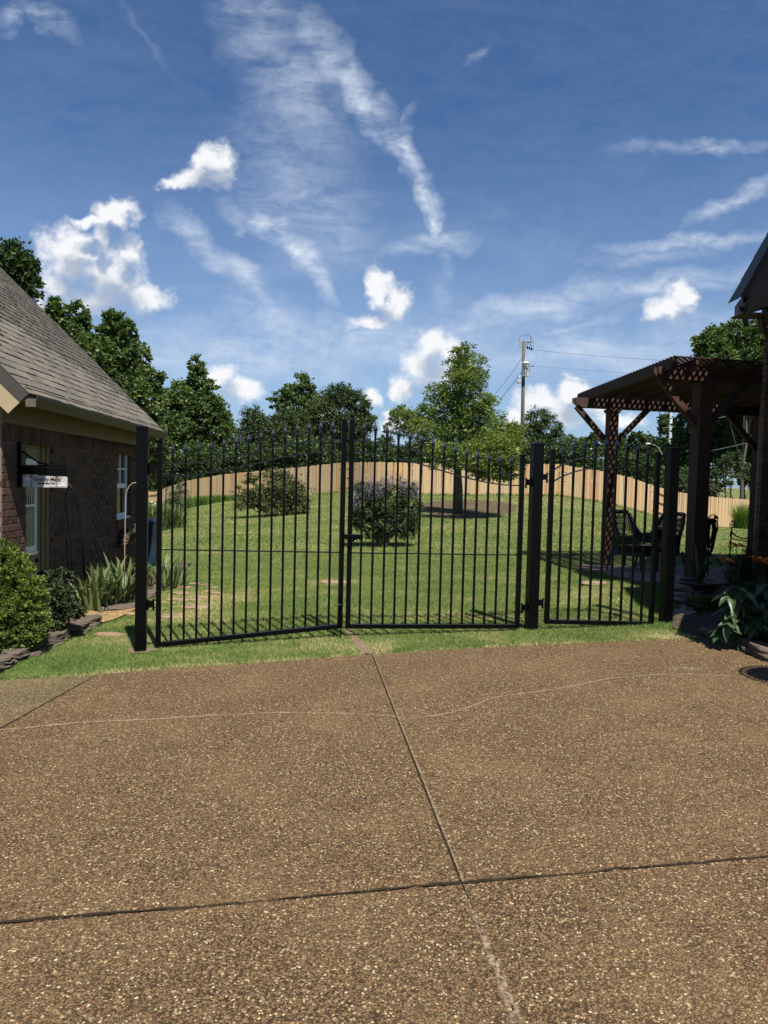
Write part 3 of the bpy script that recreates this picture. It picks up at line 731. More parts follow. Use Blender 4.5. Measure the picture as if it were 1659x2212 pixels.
# rake trim at both gables: dark drip board above a beige board, boxed return at the eave
for yy_, sg in ((E0, -1), (E1, 1)):
    rk = MB(); rk2 = MB()
    for m, h0, h1, th in ((rk, -.005, -.125, .02), (rk2, -.125, -.30, .012)):
        a, b = Rf(yy_, -.01, h0), Rf(yy_, SL, h0); c2, d2 = Rf(yy_, SL, h1), Rf(yy_, -.01, h1)
        off = hd*(sg*th); m.add([a, b, c2, d2]+[p+off for p in (a, b, c2, d2)], [(0,1,2,3),(7,6,5,4),(0,4,5,1),(1,5,6,2),(2,6,7,3),(3,7,4,0)])
    rk.build('rake_drip_board', M['darkbrown'], house); rk2.build('rake_board', M['beige'], house)
    # return box
    p = [L_(yy_, OH+.02, ZF+.228), L_(yy_, OH+.02, ZF+.24), L_(yy_, -.75, ZF+.95), L_(yy_, -.75, ZF+.228)]
    off = hd*(.22*-sg); MB().add(p+[x+off for x in p], [(0,1,2,3),(7,6,5,4),(0,4,5,1),(1,5,6,2),(2,6,7,3),(3,7,4,0)]).build('eave_return', M['beige'], house)
MB().box(L_(Y0-.012, -.10, ZF+.10), (.012, .12, .13), HX).build('corner_board', M['olive'], house)
# door
DR = -.10
dm = MB().box((L_(8.43, DR, .0)+L_(8.97, DR, 0))/2 + Vector((0,0,.93)), (.27, .02, 1.03), HX)
M['door'] = simple('tan_door_paint', (.17,.135,.070), .5, .35, var=.06); door = dm.build('door', M['door'], house)
lf = MB()   # white lite frame
for (ya, yb, za, zb) in ((8.47,8.50,.70,1.83),(8.84,8.885,.70,1.83),(8.50,8.84,1.76,1.83),(8.50,8.84,.70,.78),(8.50,8.84,1.255,1.285)):
    lf.box((L_(ya, DR+.028, za)+L_(yb, DR+.028, zb))/2, ((yb-ya)/2/hd.y, .010, (zb-za)/2), HX)
lf.box((L_(8.455, DR+.03, .685)+L_(8.90, DR+.03, .685))/2, (.225, .02, .018), HX)
lf.build('lite_frame', M['white'], door)
MB().box((L_(8.50, DR+.022, .78)+L_(8.84, DR+.022, 1.76))/2, (.17, .002, .49), HX).build('pane', M['glass'], door)
cu = MB()
for k_ in range(5): cu.box(L_(8.56+.065*k_, DR+.0245, 1.25), (.012+.006*(k_ % 2), .0008, .46), HX)
cu.build('curtain', M['curtain'], door)
kb = MB().tube([L_(8.92, DR+.02, .42), L_(8.92, DR+.075, .42)], .016, 10).ball(L_(8.92, DR+.085, .42), .032).build('handle', M['iron'], door, True)
MB().tube([L_(8.92, DR+.02, .58), L_(8.92, DR+.045, .58)], .026, 10).build('deadbolt', M['iron'], door)
jm = MB()
for (ya, yb, b) in ((8.985,9.06,DR+.015),(9.06,9.16,DR+.035),(9.16,9.262,DR+.055)):
    jm.box((L_(ya, b-.03, -.1)+L_(yb, b-.03, 2.06))/2, ((yb-ya)/2/hd.y, .03, 1.08), HX)
for (za, zb, b) in ((1.965,2.02,DR+.03),(2.02,2.065,DR+.05)):
    jm.box((L_(8.42, b-.02, za)+L_(8.98, b-.02, zb))/2, (.28, .02, (zb-za)/2), HX)
jm.build('door_casing', M['door'], house)
MB().box((L_(8.42, -.04, -.12)+L_(9.26, -.04, -.12))/2, (.42, .14, .03), HX).build('threshold', M['ledge'], house)
# window
wr = -.075
wm = MB()
for (ya, yb, za, zb) in ((12.14,12.19,.92,2.06),(12.92,12.97,.92,2.06),(12.19,12.92,2.0,2.06),(12.19,12.92,.92,.985),(12.19,12.92,1.42,1.50),(12.19,12.92,1.74,1.765),(12.545,12.57,1.50,2.0)):
    wm.box((L_(ya, wr, za)+L_(yb, wr, zb))/2, ((yb-ya)/2/hd.y, .02, (zb-za)/2), HX)
win = wm.build('window', M['white'], house)
MB().box((L_(12.19, wr-.015, .985)+L_(12.92, wr-.015, 2.0))/2, (.365, .003, .51), HX).build('pane', M['glass'], win)
MB().box((L_(12.12, wr+.03, .905)+L_(12.98, wr+.03, .905))/2, (.43, .045, .016), HX).build('sill', M['white'], win)
for k_ in range(11): inst('brick', bsold, hwall, L_(12.13+.0813*k_, -.025, .80), (0,0,rotz), (1,1.1,.9))

# ------------------------------------------------------------------ house at the right
hr = thing('brick_house', 'brick house corner with dark gutter and rake at right edge', 'house', (5.27, 10.15, 0))
MB().prism([(5.30,10.18,4.1),(12,10.18,4.1),(12,16,4.1),(8.2,16,4.1)], 4.5).build('wall', M['mortar'], hr)
MB().add([(5.30,10.19,4.0),(9.5,10.19,4.0),(9.5,10.19,12.9),(5.30,10.19,4.95)]+[(5.30,10.40,4.0),(9.5,10.40,4.0),(9.5,10.40,12.9),(5.30,10.40,4.95)], [(0,1,2,3),(7,6,5,4),(0,4,5,1),(1,5,6,2),(2,6,7,3),(3,7,4,0)]).build('gable_wall', M['brickwall'], hr)
wing = MB().prism([(3.95,6.35,3.0),(9.5,6.35,3.0),(9.5,10.17,3.0),(5.75,10.17,3.0)], 3.3).build('unseen_wing_wall', M['brickwall'], hr)  # unseen wing, outline and height shaped to shade the right bed
MB().prism([(4.82,6.8,4.5),(9,6.8,4.5),(9,8.25,4.5),(4.95,8.25,4.5)], 1.6).build('unseen_wing_wall', M['brickwall'], hr)  # added infill below the shading slab, out of view
rwall = [o for o in hr.children if o.name.startswith('wall')][0]
bme2 = box_mesh('corner_brick', (BL/2, .05, BH/2), M['brick'], .004)
for c_ in range(48):
    z = .05 + CO*c_; x0 = 5.27 - 0*.1
    st = -.102 if c_ % 2 else 0
    for k_ in range(4):
        xa = max(5.27, 5.27+st+.204*k_); xb = 5.27+st+.204*k_+BL
        inst('brick', bme2, rwall, ((xa+xb)/2, 10.185+rng.uniform(-.002,.002), z), (0,0,0), ((xb-xa)/BL,1,1))
MB().prism([(5.20,7.6,8.0),(9.4,7.6,8.0),(9.4,9.0,8.0),(5.32,9.0,8.0)], 2.12).build('dormer_wall', M['brickwall'], hr)  # added block out of view, keeps sun off the rake and pergola post
MB().box((5.05, 7.52, 4.55), (.45, .82, .05)).build('shade_slab', M['taupe'], hr)  # added slab out of view, shades the front of the patio
MB().prism([(5.38,6.4,5.9),(9.5,6.4,5.9),(9.5,9.65,5.9),(5.50,9.65,5.9)], 3.0).build('upper_wall', M['brickwall'], hr)  # added mass out of view, sized to shade the patio
# gable roof edge above
EZ = 4.18; tan_ = 1.95; ex0 = 4.70; gy = 9.82
def RR(x, y, dz=0, sh=0): return Vector((x+sh, y, EZ + .02 + (x-ex0)*tan_ + dz))
def quadbox(pts, off, name, mat, par):
    return MB().add(list(pts)+[p+off for p in pts], [(0,1,2,3),(7,6,5,4),(0,4,5,1),(1,5,6,2),(2,6,7,3),(3,7,4,0)]).build(name, mat, par)
quadbox([RR(ex0,gy-.03,.05), RR(7.5,gy-.03,.05), RR(7.5,10.45,.05,.36), RR(ex0,10.45,.05,.36)], Vector((.03,0,-.05)), 'roof', M['darkbrown'], hr)
for k_ in range(12):
    xa = ex0-.01+.16*k_
    quadbox([RR(xa,gy-.036,.075), RR(xa+.17,gy-.036,.062), RR(xa+.17,gy+.3,.062), RR(xa,gy+.3,.075)], Vector((0,0,-.02)), 'shingle', M['darkbrown'], [o for o in hr.children if o.name.startswith('roof')][0])
quadbox([RR(ex0+.10,gy,-.02), RR(7.5,gy,-.02), RR(7.5,gy,-.17), RR(ex0+.10,gy,-.17)], Vector((0,.03,0)), 'rake_drip_board', M['taupe'], hr)
quadbox([RR(ex0+.115,gy+.012,-.16), RR(7.5,gy+.012,-.16), RR(7.5,gy+.012,-.62), RR(ex0+.30,gy+.012,-.62)], Vector((0,.02,0)), 'rake_board', M['taupe'], hr)
MB().add([(ex0+.11,gy+.005,EZ-.12),(ex0+.5,gy+.005,EZ+.0),(ex0+.5,gy+.005,EZ+.62),(ex0+.11,gy+.005,EZ+.03)]+[(ex0+.11,gy+.36,EZ-.12),(ex0+.5,gy+.36,EZ+.0),(ex0+.5,gy+.36,EZ+.62),(ex0+.11,gy+.36,EZ+.03)], [(0,1,2,3),(7,6,5,4),(0,4,5,1),(1,5,6,2),(2,6,7,3),(3,7,4,0)]).build('eave_return', M['taupe'], hr)
MB().box((ex0+.9, gy+.35, EZ+.12), (.38, .02, .22)).build('frieze_board', M['olive'], hr)
MB().box((ex0+.55, gy+.18, EZ-.13), (.5, .17, .008)).build('soffit', M['taupe'], hr)
gm = MB()
for yy_ in (gy, gy+.9): gm.v += [(ex0+.095-x*1.0+(yy_-gy)*.55, yy_, EZ-.12+z*1.0) for x, z in prof]
gm.f += [(i, (i+1) % n_, n_+(i+1) % n_, n_+i) for i in range(n_)][::1]
gm.f += [(0,1,2,11,12),(2,3,4,10,11),(4,5,6,9,10),(6,7,8,9)]
gm.build('gutter', M['darkbrown'], hr)
MB().tube([(5.10,10.02,EZ-.11),(5.10,10.02,EZ-.20),(5.13,10.03,EZ-.29),(5.22,10.06,EZ-.34),(5.36,10.10,EZ-.36)], .05, 10).build('downspout', M['darkbrown'], hr, True)

# ------------------------------------------------------------------ cedar fence
fence = thing('wood_fence', 'new cedar picket fence with dog-eared boards across the back yard', 'fence', (0, 42, .8))
us = np.linspace(-.37, .62, 4000); fxs = us*np.interp(us, _fu, _fy); fys = np.interp(us, _fu, _fy)
kk = np.ones(221)/221; fys[110:-110] = np.convolve(fys, kk, 'valid'); fxs = us*fys
sl = np.concatenate([[0], np.cumsum(np.hypot(np.diff(fxs), np.diff(fys)))])
PW = .14; picks = []
rp = random.Random(5)
for s_ in np.arange(0, sl[-1], PW):
    x = float(np.interp(s_, sl, fxs)); y = float(np.interp(s_, sl, fys)); x2 = float(np.interp(s_+.1, sl, fxs)); y2 = float(np.interp(s_+.1, sl, fys))
    picks.append((x, y, atan2(y2-y, x2-x)))
pm = MB(); hw = .0640; ph = 1.83
pp = [(-hw,0),(hw,0),(hw,ph-.035),(hw-.028,ph),(-hw+.028,ph),(-hw,ph-.035)]
pme_o = MB().add([(x,-.009,z) for x, z in pp]+[(x,.009,z) for x, z in pp], [(0,1,2,3,4,5),(11,10,9,8,7,6)]+[(i,6+i,6+(i+1) % 6,(i+1) % 6) for i in range(6)])
pme = bpy.data.meshes.new('picket'); pme.from_pydata(pme_o.v, [], pme_o.f); pme.materials.append(M['cedar'])
inview = [q for q in picks if -.345 < q[0]/q[1] < .53]
step = set()
order = sorted(inview, key=lambda q: q[0]**2+q[1]**2)[:298]; oset = set(order); V_, F_ = [], []
for q in picks:
    x, y, a = q; z = g1(x, y) + rp.uniform(-.022,.026) - .03; j = rp.uniform(-.012,.012)
    if q in oset:
        inst('picket', pme, fence, (x, y+j*.4, z), (rp.uniform(-.01,.01), rp.uniform(-.012,.012), a))
    else:
        m = MB(); n0 = len(V_)
        for vx, vy, vz in pme_o.v: V_.append((x+vx*cos(a)-vy*sin(a), y+vx*sin(a)+vy*cos(a)+j*.4, z+vz))
        F_ += [tuple(k_+n0 for k_ in f) for f in pme_o.f]
m = MB(); m.v = V_; m.f = F_; o = m.build('picket_row', M['cedar'], fence); o['kind'] = 'stuff'
rl = MB()
for i in range(0, len(picks)-16, 16):
    a, b = picks[i], picks[i+16]
    for h_ in (.35, .95, 1.5): rl.bar((a[0], a[1]+.04, g1(a[0],a[1])+h_), (b[0], b[1]+.04, g1(b[0],b[1])+h_), .04, .085)
rl.build('rail', M['cedar'], fence)
for i in range(0, len(picks), 16):
    a = picks[i]; MB().box((a[0], a[1]+.10, g1(a[0],a[1])+.85), (.045,.045,.95)).build('fence_post', M['cedar'], fence)

# ------------------------------------------------------------------ driveway gate
def vpost(name, label, px_b, py_b, px_t, py_t, Yd, w, group):
    b = at(px_b, py_b, Yd); tp = at(px_t, py_t, Yd); r = thing(name, label, 'gate post', (b.x, b.y, b.z), group)
    ga = atan2(.228, 1); ax = (Vector((cos(ga), sin(ga), 0)), Vector((-sin(ga), cos(ga), 0)), Vector((0,0,1)))
    zt = tp.z
    m = MB().box((b.x, b.y, (b.z-.25+zt)/2), (w/2, w/2, (zt-b.z+.25)/2), ax); o = m.build('shaft', M['black'], r)
    bv = o.modifiers.new('bevel', 'BEVEL'); bv.width = .004; bv.segments = 2
    c = MB().box((b.x, b.y, zt+.005), (w/2+.006, w/2+.006, .010), ax); tv = [Vector((b.x, b.y, zt+.015))+ax[0]*(w/2+.004)*i+ax[1]*(w/2+.004)*j for j in (-1,1) for i in (-1,1)]
    tv2 = [Vector((b.x, b.y, zt+.024))+ax[0]*(w/2-.02)*i+ax[1]*(w/2-.02)*j for j in (-1,1) for i in (-1,1)]
    c.add(tv+tv2, [(4,5,7,6),(0,1,5,4),(1,3,7,5),(3,2,6,7),(2,0,4,6)])
    c.build('cap', M['black'], r)
    return r, b, zt, ax
GP = 'black gate posts along the lawn edge'
p1, p1b, p1t, gax = vpost('gate_post', 'black square gate post beside the shrub bed, left of the double gate', 304, 1411, 313, 926, 7.40, .112, GP)
p2, p2b, p2t, _ = vpost('gate_post', 'black gate post between the wide double gate and the small arched gate', 1147, 1362, 1158, 961, 8.29, .120, GP)
p3, p3b, p3t, _ = vpost('gate_post', 'black gate post with lock box between arched gate and flower bed', 1437, 1353, 1450, 970, 8.66, .120, GP)
# finial: ball-tipped spear on a double collar
fin = MB(); 
def sq(m, r0, z0, r1, z1):
    a = [(r0*i, r0*j, z0) for i, j in ((-1,-1),(1,-1),(1,1),(-1,1))]; b = [(r1*i, r1*j, z1) for i, j in ((-1,-1),(1,-1),(1,1),(-1,1))]
    m.add(a+b, [(0,1,5,4),(1,2,6,5),(2,3,7,6),(3,0,4,7),(3,2,1,0),(4,5,6,7)])
sq(fin, .017, .000, .017, .006); sq(fin, .0145, .006, .0145, .028); sq(fin, .018, .028, .018, .034)
sq(fin, .010, .034, .024, .052); sq(fin, .024, .052, .020, .075); sq(fin, .020, .075, .006, .120); sq(fin, .006, .120, .0045, .142)
fin.ball((0,0,.147), .0075, 6, 4)
fme = bpy.data.meshes.new('finial'); fme.from_pydata(fin.v, [], fin.f); fme.materials.append(M['gloss'])
def bez(o, w=.002):
    b = o.modifiers.new('bevel', 'BEVEL'); b.width = w; b.segments = 1; return o
def leaf(label, A, B, zA, zB, stA, stB, arch, midz, npk, off=.125, group='black iron gate leaves'):
    """A,B: plan positions of the two stiles; zA/zB bottoms; stA/stB stile tops; arch(t) = z of the upper curved rail"""
    A = Vector((A[0], A[1], 0)); B = Vector((B[0], B[1], 0)); d = (B-A); Lg = d.length; d.normalize(); nrm = Vector((-d.y, d.x, 0))
    ax = (d, nrm, Vector((0,0,1))); r = thing('gate_leaf', label, 'gate', (A.x, A.y, zA), group)
    for P, zb, zt, nm in ((A, zA, stA, 'hinge_stile'), (B, zB, stB, 'latch_stile')):
        o = bez(MB().box((P.x, P.y, (zb+zt)/2), (.026, .026, (zt-zb)/2), ax).build(nm, M['black'], r), .003)
        MB().box((P.x, P.y, zt+.005), (.030, .030, .006), ax).box((P.x, P.y, zt+.0145), (.024, .024, .0035), ax).build('cap', M['black'], o)
    a = A + d*.026 + Vector((0,0,zA+.025)); b = B - d*.026 + Vector((0,0,zB+.025))
    bez(MB().bar(a, b, .05, .05).build('bottom_rail', M['black'], r), .003)
    if midz: MB().bar(A + d*.026 + Vector((0,0,midz[0])), B - d*.026 + Vector((0,0,midz[1])), .022, .013).build('middle_rail', M['gloss'], r)
    for dz, nm in ((0, 'top_rail'), (-off, 'lower_top_rail')):
        m = MB(); N = 40; pts = [A + d*(.02 + (Lg-.04)*i/N) + Vector((0,0,arch(i/N)+dz)) for i in range(N+1)]
        vs = []
        for i, p in enumerate(pts):
            tn = (pts[min(i+1,N)]-pts[max(i-1,0)]).normalized(); up = nrm.cross(tn)*-1
            vs += [p+nrm*.013+up*.007, p-nrm*.013+up*.007, p-nrm*.013-up*.007, p+nrm*.013-up*.007]
        m.add(vs, [(i*4+k_, i*4+(k_+1) % 4, (i+1)*4+(k_+1) % 4, (i+1)*4+k_) for i in range(N) for k_ in range(4)]).build('arched_rail', M['gloss'], r)
    rz = atan2(d.y, d.x)
    for i in range(npk):
        t_ = (i+1)/(npk+1); P = A + d*(Lg*t_); zb = (zA+.05)*(1-t_)+(zB+.05)*t_; zt = arch(t_)+.088
        pk = MB().box((P.x, P.y, (zb+zt)/2), (.0115, .0115, (zt-zb)/2), ax).build('picket', M['black'], r)
        inst('finial', fme, pk, (P.x, P.y, zt-.002), (0,0,rz), (1,1,.92))
        MB().ball((P.x-nrm.x*.014, P.y-nrm.y*.014, zb+.002), (.009,.009,.006), 6, 4).build('weld', M['gloss'], pk)
    return r, d, nrm, ax
def G2(px, py, Yd): q = at(px, py, Yd); return (q.x, q.y), q.z
A1, zA1 = G2(341.5, 1397, 7.52); B1, zB1 = G2(734, 1357, 7.97)
A2, zA2 = G2(1116.5, 1357, 8.22); B2, zB2 = G2(751, 1357, 7.99)
def scurve(z0, z1):
    def f(t):
        s = min(max((t-.04)/.94, 0), 1); s = s*s*(3-2*s); return z0 + (z1-z0)*s
    return f
g_l, d_l, n_l, ax_l = leaf('left leaf of the black double gate, sloping bottom rail, drop rod', A1, B1, zA1, zB1, 2.02, 2.315, scurve(1.80,2.112), (.90,.872), 14)
g_r, d_r, n_r, ax_r = leaf('right leaf of the black double gate, level bottom rail and latch', A2, B2, zA2, zB2, 1.995, 2.315, scurve(1.785,2.11), (.867,.868), 14)
A3, zA3 = G2(1180.5, 1347, 8.28); B3, zB3 = G2(1406, 1352, 8.50)
g_w, d_w, n_w, ax_w = leaf('small black walk gate with a round arched top', A3, B3, zA3, zB3, 2.055, 2.06, lambda t: 1.845 + .178*(1-(2*t-1)**2)**.85, None, 9, .135)
# hinges between posts and hinge stiles
def hinge(root, P, Q, z):
    P = Vector((P[0], P[1], z)); Q = Vector((Q[0], Q[1], z)); d = (Q-P).normalized(); n_ = Vector((-d.y, d.x, 0)); ax = (d, n_, Vector((0,0,1)))
    a = P + d*.056; gap = (Q-P).length-.056-.026
    o = MB().box(a+d*gap*.32, (gap*.32, .022, .034), ax).box(a+d*.004-n_*.0, (.004, .04, .055), ax).build('hinge', M['black'], root)
    MB().tube([a+d*gap*.72+Vector((0,0,-.052)), a+d*gap*.72+Vector((0,0,.052))], .010, 8).box(a+d*gap*.85+Vector((0,0,.036)), (gap*.17,.014,.004), ax).box(a+d*gap*.85+Vector((0,0,-.036)), (gap*.17,.014,.004), ax).ball(a+d*gap*.72+Vector((0,0,-.055)), .015, 8, 4).build('pin', M['black'], o)
hinge(g_l, p1b, A1, 1.735); hinge(g_l, p1b, A1, .335)
hinge(g_r, p2b, A2, 1.70); hinge(g_r, p2b, A2, .26)
hinge(g_w, p2b, A3, 1.765); hinge(g_w, p2b, A3, .315)
# latch across the two leaves
la = at(757, 1159, 7.93)
lt = MB().box((la.x+.035, la.y-.01, la.z), (.105, .022, .026), ax_r).build('latch', M['black'], g_r); bez(lt, .003)
MB().box((la.x+.06, la.y-.035, la.z+.006), (.06, .006, .006), ax_r).box((la.x+.045, la.y-.02, la.z-.04), (.022, .010, .018), ax_r).build('latch_bolt', M['black'], lt)
MB().tube([(la.x+.055, la.y-.032, la.z-.045), (la.x+.055, la.y-.026, la.z-.045)], .006, 8).build('rivet', M['galv'], lt)
# drop rod
dr = at(737, 1357, 7.95)
MB().tube([(dr.x, dr.y-.05, g1(dr.x, dr.y)-.06), (dr.x, dr.y-.05, .42)], .008, 8).tube([(dr.x, dr.y-.05, .30), (dr.x-.075, dr.y-.055, .30)], .007, 6).box((dr.x, dr.y-.035, .12), (.018,.018,.03)).build('drop_rod', M['black'], g_l)
# lock box of the walk gate on post three
q = at(1415, 1163, 8.56)
lb = MB().box((q.x+.02, q.y, q.z+.03), (.045, .035, .105), gax).build('lock_box', M['black'], p3); bez(lb, .004)
MB().add([(q.x-.03,q.y-.045,q.z+.145),(q.x+.075,q.y-.045,q.z+.145),(q.x+.08,q.y-.09,q.z+.118),(q.x-.025,q.y-.09,q.z+.118),(q.x-.03,q.y+.045,q.z+.150),(q.x+.075,q.y+.045,q.z+.150)], [(0,1,2,3),(0,4,5,1)]).build('hood', M['black'], lb)
q = at(1392, 1180, 8.47)
MB().tube([(q.x-.10,q.y-.03,q.z+.005),(q.x-.05,q.y-.05,q.z+.012),(q.x+.06,q.y-.05,q.z+.012),(q.x+.10,q.y-.02,q.z+.01)], .012, 8).box((q.x+.03,q.y-.02,q.z), (.05,.02,.03), ax_w).build('latch', M['black'], g_w)

# ------------------------------------------------------------------ pergola and patio
e1 = Vector((.979, .203, 0)); e2 = Vector((-.203, .979, 0)); UPZ = Vector((0,0,1)); PAX = (e1, e2, UPZ)
def pat_z(x, y): return .21 + (y-11.8)*(-.16/2.8)
patio_poly = [plane(1230,1222)]
pc = [at(1232,1219,14.55), at(1362,1261,11.0), Vector((4.9,9.95,0)), Vector((7.6,10.1,0)), Vector((8.2,15.6,0)), Vector((4.2,15.35,0))]
pc = [(p.x, p.y) for p in pc]
patio = MB().prism([(x, y, pat_z(x, y)-.012) for x, y in pc[::1]], .30).build('patio', M['soil'])
tag(patio, kind='structure')
def inside(p, poly):
    r = False; n = len(poly)
    for i in range(n):
        a, b = poly[i], poly[(i+1) % n]
        if (a[1] > p[1]) != (b[1] > p[1]) and p[0] < (b[0]-a[0])*(p[1]-a[1])/(b[1]-a[1])+a[0]: r = not r
    return r
# irregular flagstones: jittered cells clipped against one another
rf = random.Random(21); seeds = []
for i in range(14):
    for j in range(17):
        p = (3.2+i*.42+rf.uniform(-.16,.16)+(j % 2)*.2, 9.6+j*.38+rf.uniform(-.14,.14))
        seeds.append(p)
area = sum(pc[i][0]*pc[(i+1) % len(pc)][1]-pc[(i+1) % len(pc)][0]*pc[i][1] for i in range(len(pc)))
pcc = pc if area > 0 else pc[::-1]
for i, s_ in enumerate(seeds):
    if not inside(s_, pcc): continue
    poly = [(s_[0]-.6,s_[1]-.6),(s_[0]+.6,s_[1]-.6),(s_[0]+.6,s_[1]+.6),(s_[0]-.6,s_[1]+.6)]
    for j, r_ in enumerate(seeds):
        if i == j or abs(r_[0]-s_[0]) > 1.1 or abs(r_[1]-s_[1]) > 1.1: continue
        mx_, my_ = (r_[0]+s_[0])/2, (r_[1]+s_[1])/2; dx, dy = r_[0]-s_[0], r_[1]-s_[1]
        poly = clip_poly(poly, (mx_, my_, -dy, dx), True, .010)
        if len(poly) < 3: break
    if len(poly) < 3: continue
    for k_ in range(len(pcc)):
        a, b = pcc[k_], pcc[(k_+1) % len(pcc)]
        poly = clip_poly(poly, (a[0], a[1], b[0]-a[0], b[1]-a[1]), True, .0)
        if len(poly) < 3: break
    if len(poly) < 3: continue
    h_ = rf.uniform(-.004,.006)
    MB().prism([(x, y, pat_z(x, y)+h_) for x, y in poly], .03).build('flagstone', M['flag'], patio)
perg = thing('pergola', 'dark brown timber pergola with lattice roof over the patio', 'pergola', (5.1, 12, .2))
BP = Vector((4.54, 14.6, 0)); FP = Vector((5.12, 11.8, 0))
posts = [(BP, pat_z(4.54,14.6), 3.21, .19), (FP, .21, 3.39, .235), (BP+e1*3.4, .05, 3.21, .19), (FP+e1*3.2, .2, 3.39, .235)]
for (P, zb, zt, w) in posts:
    o = bez(MB().box((P.x, P.y, (zb+zt)/2), (w/2, w/2, (zt-zb)/2), PAX).build('post', M['pergola'], perg), .005)
    MB().box((P.x, P.y, zt-.035), (w/2+.03, w/2+.03, .02), PAX).box((P.x, P.y, zt-.07), (w/2+.016, w/2+.016, .015), PAX).build('post_collar', M['pergola'], o)
def beam(P, zb, zt, l0, l1, nm='beam'):
    for s_ in (-.062, .062):
        a = P - e1*l0 + e2*s_; b = P + e1*l1 + e2*s_
        m = MB(); q = [a+UPZ*(zt), a+UPZ*(zb+.10), a+e1*.13+UPZ*zb, b+UPZ*zb, b+UPZ*zt]; th = e2*.02
        m.add([p-th for p in q]+[p+th for p in q], [(0,1,2,3,4),(9,8,7,6,5)]+[(i,5+i,5+(i+1) % 5,(i+1) % 5) for i in range(5)])
        m.build(nm, M['pergola'], perg)
beam(BP, 3.21, 3.40, .84, 4.2); beam(FP, 3.40, 3.59, .86, 4.0)
MB().box((FP.x, FP.y, 3.60)+(0,) if False else (FP.x, FP.y, 3.605), (.05,.05,.012), PAX)
for (P, zb, zt, w) in posts:
    for sg in (-1, 1):
        a = P + e1*(sg*w*.45) + UPZ*(zt-.70); b = P + e1*(sg*.78) + UPZ*(zt+.02)
        MB().bar(a - e1*sg*.02, b, .085, .10, up=e2.cross((b-a).normalized())).build('brace', M['pergola'], perg)
lowp = Vector((3.97, 15.1, 3.55)); higp = Vector((4.43, 11.3, 3.70)); RSP = .415
kr = [0, .16] + [i for i in range(1, 10)]
for i in kr:
    a = lowp + e1*(RSP*i) + UPZ*.0; b = higp + e1*(RSP*i); dd = (b-a).normalized(); up = Vector((0,0,1)); th = dd.cross(up).normalized()*.019
    q = [a+up*.0, a-up*.09, a+dd*.16-up*.185, b-dd*.05-up*.185, b-up*.09, b+up*.0]
    MB().add([p-th for p in q]+[p+th for p in q], [(0,1,2,3,4,5),(11,10,9,8,7,6)]+[(j,6+j,6+(j+1) % 6,(j+1) % 6) for j in range(6)]).build('rafter', M['pergola'], perg)
# diagonal lattice sheets lying on the rafters
dn_ = (lowp-higp); W_ = RSP*9.2; Ln = dn_.length; eu = dn_.normalized(); lat = []
nrm_l = e1.cross(eu).normalized(); nrm_l = nrm_l if nrm_l.z > 0 else -nrm_l
base_l = higp + nrm_l*.006
def lat_strip(m, c0, sgn, lift):
    # strips where u + sgn*v = const, clipped to the sheet rectangle [0,Ln]x[0,W_]
    pts = []
    for u_, v_ in ((0, sgn*(c0-0)), (Ln, sgn*(c0-Ln))):
        pts.append((u_, v_))
    (u0, v0), (u1, v1) = pts
    ts = [0, 1]
    for vb in (0, W_):
        if abs(v1-v0) > 1e-9:
            tt = (vb-v0)/(v1-v0)
            if 0 < tt < 1: ts.append(tt)
    ts.sort(); best = None
    for ta, tb in zip(ts, ts[1:]):
        vm = v0+(v1-v0)*(ta+tb)/2
        if 0 <= vm <= W_: best = (ta, tb)
    if not best: return
    a = (u0+(u1-u0)*best[0], v0+(v1-v0)*best[0]); b = (u0+(u1-u0)*best[1], v0+(v1-v0)*best[1])
    pa = base_l + eu*a[0] + e1*a[1] + nrm_l*lift; pb = base_l + eu*b[0] + e1*b[1] + nrm_l*lift
    if (pb-pa).length > .05: m.bar(pa, pb, .036, .006, up=nrm_l)
mlat = []
c0 = -W_
while c0 < Ln+W_:
    for sgn, lift in ((1, .004), (-1, .0115)):
        m = MB(); lat_strip(m, c0, sgn, lift)
        if m.v: mlat.append(m)
    c0 += .112
sheet = MB().bar(base_l, base_l+e1*W_, .03, .012, up=nrm_l).build('lattice_sheet', M['pergola'], perg)
for m in mlat[:290]: m.build('slat', M['pergola'], sheet)
if mlat[290:]:
    mm = MB()
    for m in mlat[290:]: mm.add(m.v, m.f)
    o = mm.build('slats', M['pergola'], sheet); o['kind'] = 'stuff'

